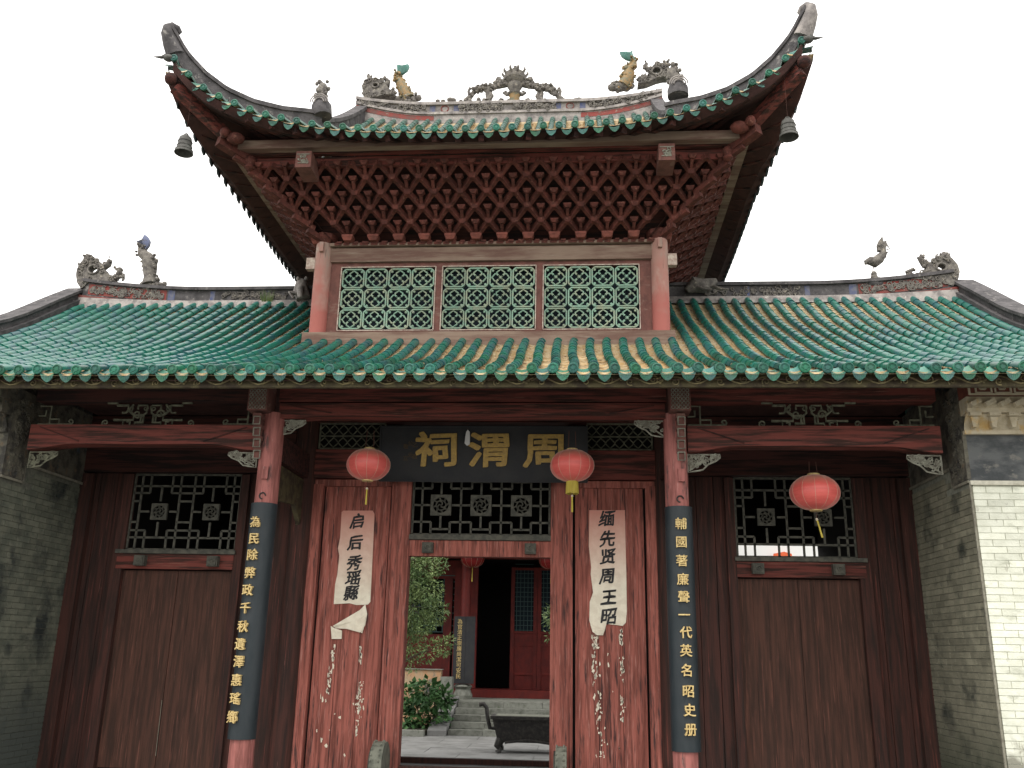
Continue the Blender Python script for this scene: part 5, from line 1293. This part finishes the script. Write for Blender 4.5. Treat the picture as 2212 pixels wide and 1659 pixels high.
for s_ in (-1, 1):
    def m_(x, y): return (1780 + s_ * x, y)
    def path(pts): return [f2(*m_(*q)) for q in pts]
    mb.tube(path([(60, 400), (120, 395), (200, 360), (190, 355), (150, 350)]), [.05, .05, .05, .045, .03], 8)
    mb.tube(path([(60, 410), (130, 420), (190, 430), (250, 440), (290, 480), (300, 520), (285, 600)]), [.05, .06, .06, .055, .05, .045, .05], 8)
    mb.tube(path([(290, 470), (330, 460), (380, 455), (430, 480), (470, 520), (500, 560), (560, 600)]), [.05, .055, .05, .045, .045, .05, .04], 8)
    mb.tube(path([(300, 600), (260, 540), (275, 500)]), [.06, .05, .03], 8)
    mb.tube(path([(30, 500), (90, 530), (120, 510), (90, 490)]), [.04, .035, .03, .02], 7)
    mb.tube(path([(140, 600), (165, 580)]), [.05, .03], 7); mb.tube(path([(330, 600), (350, 580)]), [.045, .03], 7)
    mb.tube(path([(500, 560), (515, 490), (495, 455)]), [.03, .025, .03], 6); mb.tube(path([(280, 460), (285, 415)]), [.045, .012], 6)
    for q, r in (((600, 600), .03), ((690, 590), .05), ((720, 585), .05), ((800, 600), .035), ((860, 598), .035)): mb.ball(f2(*m_(*q)), r, 7, 5, (1.3, 1, .8))
    kp = path([(120, 395), (200, 430), (290, 470), (380, 455), (470, 520)]); knobs(mb, kp, [.06] * 5, 110, rg, .016, .038, .06)
    kp = path([(60, 640), (300, 640), (560, 640)]); knobs(mb, kp, [.06] * 3, 60, rg, .02, .045, .06)
mb.build('openwork_scroll', M['carving'], t, True)
mb = MB()
for k in range(10):
    a = 2 * PI * k / 10; z = f2(1780, 330).z; mb.tube([(ax + .18 * math.cos(a), YR + .18 * math.sin(a), z), (ax + .23 * math.cos(a), YR + .23 * math.sin(a), z + .06), (ax + .21 * math.cos(a), YR + .21 * math.sin(a), z + .12)], [.03, .022, .006], 5)
mb.build('petal', M['carving'], t, True)

# ================================================================== COURTYARD AND REAR HALL
YP, YCo, YHw = 17.2, 18.0, 20.2
def A(px_, py_, Y): return at(px_, py_, Y)
zp = A(1035, 1511, YCo).z                              # hall floor
t = thing('rear_hall', 'dim red hall across the courtyard with open doorway and latticed doors', 'hall')
bx('plinth', M['stone'], t, -10, 10, YP, 26, ZC, zp)
xl = A(1029, 1400, YHw).x; xr = A(1102, 1400, YHw).x
bx('wall_panel', M['paint_hall'], t, -8, xl - 1.05, YHw, YHw + .1, zp, A(950, 1370, YHw).z)
zw0, zw1 = A(950, 1366, YHw).z, A(950, 1250, YHw).z
bx('wall_panel', M['paint_hall'], t, -8, xl - .3, YHw, YHw + .1, zw1, zw1 + .6)
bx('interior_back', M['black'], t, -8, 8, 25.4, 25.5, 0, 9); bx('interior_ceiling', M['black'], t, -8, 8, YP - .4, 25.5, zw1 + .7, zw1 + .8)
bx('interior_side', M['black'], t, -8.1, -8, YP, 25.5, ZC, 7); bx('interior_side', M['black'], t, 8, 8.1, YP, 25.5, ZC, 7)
wn = sub('lattice_window', t)
for i in range(16): bx('lattice_bar', M['hall_lattice'], wn, -5.6 + i * .2, -5.57 + i * .2, YHw, YHw + .03, zw0, zw0 + (1.2 if i % 3 else zw1 - zw0))
for j in range(10): bx('lattice_bar', M['hall_lattice'], wn, -5.6, -2.6, YHw - .002, YHw + .03, zw0 + j * .2, zw0 + .03 + j * .2)
bx('window_frame', M['paint_hall'], t, xl - 1.1, xl - .84, YHw - .05, YHw + .1, zp, zw1)
bx('door_jamb', M['paint_hall'], t, xl - .3, xl - .0, YHw - .06, YHw + .1, zp, zw1 + .4); bx('door_jamb', M['paint_hall'], t, xl - .77, xl - .42, YHw - .03, YHw + .1, zp, zw1 + .4)
bx('door_sill', M['paint_hall'], t, xl - .85, 5, YCo + 1.2, YHw + .1, zp - .01, zp + .24)
for k in range(4):
    x0 = xr + k * .87; L_ = sub('door_leaf', t)
    zl = A(1130, 1366, YHw).z; zpn = A(1130, 1393, YHw).z; ztp = zw1 + .4
    for (a, b_) in ((x0, x0 + .12), (x0 + .74, x0 + .86)): bx('stile', M['paint_hall'], L_, a, b_, YHw - .04, YHw + .03, zp + .1, ztp)
    for z in (zp + .15, zp + .7, zpn, zl, ztp - .05): bx('rail', M['paint_hall'], L_, x0 + .12, x0 + .74, YHw - .035, YHw + .03, z - .035, z + .035)
    bx('panel', M['paint_hall'], L_, x0 + .12, x0 + .74, YHw + .005, YHw + .03, zp + .15, zl)
    bx('lattice_backing', M['dark_blue'], L_, x0 + .12, x0 + .74, YHw + .025, YHw + .04, zl, ztp)
    mb = MB()
    for i in range(5): mb.box(x0 + .18 + i * .12, x0 + .195 + i * .12, YHw - .01, YHw + .01, zl, ztp)
    for j in range(16): mb.box(x0 + .12, x0 + .74, YHw - .012, YHw + .012, zl + .06 + j * .15, zl + .075 + j * .15)
    mb.build('lattice', M['hall_lattice'], L_)
for x in (A(1003, 1400, YCo).x, A(1003, 1400, YCo).x - 4.5, 3.6):
    cc = column(t, 'hall_pillar', x, YCo, zp, zw1 + .8, .15, M['paint_hall']); MB().lathe([(.28, zp), (.29, zp + .11), (.22, zp + .28), (.28, zp + .36), (.21, zp + .42)], 12, (x, YCo, 0)).build('stone_base', M['stone'], cc)
bx('hall_eave_beam', M['paint_hall'], t, -10, 10, YCo - .1, YCo + .1, zw1 + .45, zw1 + .8)
bx('hall_eave_beam', M['beam_dark'], t, -10, 10, YCo - 1.6, YCo - 1.5, zw1 + .7, zw1 + .85)
mb = MB(); mb.grid(lambda u, v: (-10 + 20 * u, YCo - 1.6 + 5.6 * v, zw1 + .85 + 2.6 * v), 2, 2); mb.grid(lambda u, v: (-10 + 20 * u, 27.5 - 5.5 * v, zw1 + .85 + 2.6 * v), 2, 2); mb.build('hall_roof', M['dirt_grey'], t)
xb = A(1000, 1400, YCo).x
for lab, dx, wd, txt in (('narrow black board with pale characters on the hall pillar facing the gate', -.08, .175, '為官清正崇廉尚潔可安民'), ('second black board partly round the same hall pillar, in deeper shade', .24, .14, '祠承先德傳家有道耀千秋')):
    o = thing('hall_couplet_board', lab, 'couplet board', (xb + dx, YCo - .24, 0), 'boards on the hall pillar')
    z1_, z0_ = A(992, 1332, YCo).z, A(992, 1476, YCo).z
    bx('board', M['plaque'], o, -wd, wd, 0, .03, z0_, z1_)
    if dx < 0:
        for k, ch in enumerate(txt): letter(ch, (0, -.01, z1_ - .16 - k * (z1_ - z0_ - .28) / 10.5), .155, M['gold_pale'], o, ext=.004)
# stone steps
t = thing('stone_steps', 'worn grey stone steps with a sloping side slab leading up to the hall', 'steps')
xs0 = A(975, 1560, 15.6).x
for k in range(5):
    y0 = 15.0 + k * .45; z1_ = ZC + (zp - ZC) * (k + 1) / 5
    x = xs0
    while x < 3.6:
        w = rnd.uniform(.7, 1.4); bx('step_stone', M['stone'], t, x, x + w - .01, y0 + rnd.uniform(-.01, .01), YP, z1_ - (zp - ZC) / 5, z1_ - rnd.uniform(0, .012)); x += w
mb = MB().add([(xs0 - .5, 14.7, ZC), (xs0 - .02, 14.7, ZC), (xs0 - .02, 17.3, zp), (xs0 - .5, 17.3, zp), (xs0 - .5, 14.7, ZC + .14), (xs0 - .02, 14.7, ZC + .14), (xs0 - .02, 17.3, zp + .11), (xs0 - .5, 17.3, zp + .11)],
              [(0, 3, 2, 1), (4, 5, 6, 7), (0, 1, 5, 4), (1, 2, 6, 5), (2, 3, 7, 6), (3, 0, 4, 7)]); mb.build('side_slab', M['paving'], t)
# planter
t = thing('planter_wall', 'low peeling orange plaster wall with a stone end post behind the shrub', 'wall')
p0 = A(952, 1447, 16.6); bx('wall_face', M['planter'], t, -6.5, p0.x + .02, 16.5, 16.8, ZC, p0.z)
bx('end_post', M['stone'], t, p0.x + .03, p0.x + .36, 16.4, 16.8, ZC, A(960, 1462, 16.5).z); bx('carved_block', M['relief_dark'], t, p0.x - .42, p0.x - .07, 16.44, 16.5, A(940, 1505, 16.5).z, A(940, 1480, 16.5).z)
bx('coping', M['stone'], t, -6.5, p0.x + .05, 16.46, 16.84, p0.z, p0.z + .02)
t = thing('planting_bed', 'stone-edged bed of dark soil holding the shrub beside the steps', 'planting bed')
bx('soil', M['soil'], t, -6.5, xs0 - .55, 14.6, 16.48, ZC, ZC + .14); bx('kerb_stone', M['stone'], t, -6.5, xs0 - .55, 14.4, 14.6, ZC, ZC + .155)
# foliage
def leaf_clump(mb, c, R, n, rg, l0, l1, sc=(1, 1, 1), droop=.3, aspect=.22):
    for _ in range(n):
        while True:
            v = Vector((rg.uniform(-1, 1), rg.uniform(-1, 1), rg.uniform(-1, 1)))
            if .15 < v.length < 1: break
        p = Vector((c[0] + v.x * R * sc[0], c[1] + v.y * R * sc[1], c[2] + v.z * R * sc[2])); L_ = rg.uniform(l0, l1)
        d = (v.normalized() + Vector((rg.uniform(-.8, .8), rg.uniform(-.8, .8), rg.uniform(-.6 - droop, .6)))).normalized()
        s_ = d.cross(Vector((rg.uniform(-1, 1), rg.uniform(-1, 1), 1))).normalized() * L_ * aspect
        up = d.cross(s_).normalized() * L_ * .08
        mb.add([p, p + d * L_ * .5 + s_ + up, p + d * L_, p + d * L_ * .5 - s_ + up], [(0, 1, 2, 3)])
def tree(lab, base, clumps, trunk, seed, m='leaf', lf=(.05, .09)):
    rg = random.Random(seed); t = thing('courtyard_tree', lab, 'tree', base)
    b0 = Vector(base)
    tr = MB().tube([Vector(q) - b0 for q in trunk], [.05 - .03 * i / len(trunk) for i in range(len(trunk))], 8)
    for c, R, n in clumps:
        q = min(trunk, key=lambda k: (Vector(k) - Vector(c)).length); tr.tube([Vector(q) - b0, (Vector(q) + Vector(c)) / 2 - b0 + Vector((0, 0, .05)), Vector(c) - b0], [.018, .012, .006], 5)
    tr.build('trunk', M['bark'], t, True)
    mb = MB()
    for c, R, n in clumps: leaf_clump(mb, Vector(c) - b0, R, n, rg, lf[0], lf[1])
    mb.build('crown', M[m], t); return t
YT = 13.8
cl = []
rg = random.Random(4)
for (px_, py_, R, n) in ((895, 1215, .30, 600), (925, 1228, .26, 420), (950, 1222, .16, 130), (890, 1260, .34, 650), (930, 1275, .28, 480), (900, 1310, .34, 650), (935, 1320, .24, 350), (885, 1350, .32, 520), (880, 1390, .3, 320), (925, 1345, .2, 160), (885, 1425, .22, 130), (930, 1405, .20, 150), (960, 1398, .16, 130), (975, 1385, .10, 50)):
    p = A(px_, py_, YT); cl.append(((p.x, YT + rg.uniform(-.5, .5), p.z), R * 1.45, int(n * 1.35)))
tree('airy light green tree with narrow leaves seen through the open door beside the hall pillar', (A(870, 1400, YT).x, YT, ZC), cl, [(A(862, 1400, YT).x, YT, ZC), (A(868, 1400, YT).x, YT, 1.2), (A(880, 1330, YT).x, YT, 2.6), (A(890, 1260, YT).x, YT, 3.8)], 4, 'leaf', (.05, .12))
p = A(1192, 1330, YT); tree('few green sprays of a second tree showing at the edge of the open door', (p.x + .4, YT, ZC), [((p.x + .16, YT, p.z), .38, 420), ((p.x + .14, YT, p.z - .5), .3, 130)], [(p.x + .4, YT, ZC), (p.x + .35, YT, 1.4), (p.x + .3, YT, p.z)], 6, 'leaf', (.07, .14))
t = thing('garden_shrub', 'bushy shrub with broad deep green leaves in the bed beside the steps', 'shrub', (A(915, 1500, 15.4).x, 15.4, ZC + .1))
mb = MB(); rg = random.Random(12)
for (px_, py_, R, n) in ((890, 1500, .26, 120), (925, 1495, .26, 130), (950, 1510, .22, 110), (900, 1540, .28, 130), (940, 1545, .28, 130), (880, 1550, .22, 80)):
    p = A(px_, py_, 15.4); leaf_clump(mb, (p.x - t.location.x, rg.uniform(-.3, .3), p.z - ZC - .1), R * 1.4, n, rg, .14, .24, droop=.6, aspect=.32)
mb.build('foliage', M['leaf_dark'], t)
mb = MB()
for k in range(9): mb.tube([(rg.uniform(-.1, .1), 0, 0), (rg.uniform(-.6, .6), rg.uniform(-.3, .3), rg.uniform(.5, 1.1))], [.012, .006], 5)
mb.build('stem', M['bark'], t)
# incense burner
YB = 11.4
bl = A(1067, 1547, YB); bfz = .0
t = thing('incense_burner', 'black cast-iron rectangular incense burner with raised curved handle in the courtyard', 'incense burner', (bl.x + .77, YB, ZC))
t.scale = (1.4, 1.4, 1.4); w = .55; zt_ = (A(1100, 1545, YB).z - ZC) / 1.4; zb_ = (A(1100, 1601, YB).z - ZC) / 1.4
bx('tray_rim', M['iron'], t, -w - .03, w + .03, -.30, .30, zt_ - .045, zt_)
MB().taper((0, 0, zb_), w - .09, w - .0, zt_ - .045 - zb_, (.22, .27)).build('trough', M['iron'], t)
bx('ash', M['mortar_dark'], t, -w + .04, w - .04, -.25, .25, zt_ - .01, zt_ + .006)
for sx_ in (-1, 1):
    for sy_ in (-1, 1):
        MB().tube([(sx_ * (w - .13), sy_ * .18, zb_ + .05), (sx_ * (w - .08), sy_ * .19, zb_ * .6), (sx_ * (w - .12), sy_ * .2, .05), (sx_ * (w - .09), sy_ * .21, 0)], [.07, .055, .035, .06], 8).build('leg', M['iron'], t, True)
    MB().tube([(sx_ * (w - .02), 0, zt_ - .20), (sx_ * (w + .06), 0, zt_ - .20), (sx_ * (w + .10), 0, zt_ - .05), (sx_ * (w + .12), 0, zt_ + .10), (sx_ * (w + .17), 0, zt_ + .16), (sx_ * (w + .24), 0, zt_ + .15)], [.03, .032, .033, .035, .035, .04], 8).build('handle', M['iron'], t, True)
mb = MB().tube([(-w + .2, -.24, zb_), (0, -.24, zb_ + .04), (w - .2, -.24, zb_)], .02, 6); mb.build('apron', M['iron'], t)
# hall lanterns
for lab, px_, py_ in (('dark red lantern hanging in the hall porch above the open doorway', 1021, 1207), ('dark red lantern half hidden by the door post in the hall porch', 1190, 1211)):
    p = A(px_, py_, YCo - .5); t = thing('hall_lantern', lab, 'lantern', (p.x, YCo - .5, p.z), 'lanterns in the hall porch'); t.scale = (1.35,) * 3
    bm = lb.mesh('lantern_body', M['lantern_dark'], True); inst(bm, 'lantern_body', t)
    for r in ribs: inst(r, 'rib', t)
    MB().tube([(0, 0, .19), (0, 0, .9)], .004, 4).build('string', M['string'], t); MB().tube([(0, 0, -.19), (0, 0, -.5)], [.004, .014], 5).build('tassel', M['tassel'], t)
# white wall and orange patch added as bright spots behind the third lantern's lattice
t = thing('bright_backing_wall', 'added white wall showing bright through the bottom of the dark side door lattice', 'wall'); bx('wall_face', M['white_wall'], t, 3.6, 9, 12.35, 12.4, ZC, 5.0)
t = thing('orange_patch', 'orange cloth hanging on the white wall behind the lattice', 'patch', (A(1690, 1198, 12.2).x, 12.2, A(1690, 1198, 12.2).z))
MB().prism([(-.25, -.2), (.25, -.22), (.22, .02), (.05, .07), (-.2, .02)], 0, .03).build('patch_sheet', M['orange'], t)  # orange piece added for a bright bit behind the lattice

# lettering becomes plain meshes; strokes are thickened by overlapping shifted outlines
dg = bpy.context.evaluated_depsgraph_get()
for o in [o for o in S.objects if o.type == 'FONT']:
    me = bpy.data.meshes.new_from_object(o.evaluated_get(dg)); b_ = o['bold']; par = o.parent
    if b_ > 0:
        mb = MB(); n8 = 8
        V0 = [v.co.copy() for v in me.vertices]; w_ = o.data.size * (.030 if o.data.materials[0].name == 'black_ink' else .014); ph = rnd.uniform(0, 6); sz_ = o.data.size
        for v in V0: v.x, v.y = v.x + w_ * math.sin(ph + v.y / sz_ * 7 + v.x / sz_ * 3), v.y + w_ * math.sin(ph * 2 + v.x / sz_ * 8) + (.10 if w_ > .02 * sz_ else 0) * v.x
        F0 = [tuple(f.vertices) for f in me.polygons]
        for k in range(n8 + 1):
            a = 2 * PI * k / n8; r_ = b_ * (1.25 if k % 4 == 1 else .75) if k < n8 else 0
            mb.add([(v.x + r_ * math.cos(a), v.y + r_ * math.sin(a), v.z + .0006 * k) for v in V0], F0)
        me = mb.mesh('character', o.data.materials[0])
    inst(me, 'character', par, o.location, o.rotation_euler, tuple(o.scale)); bpy.data.objects.remove(o)
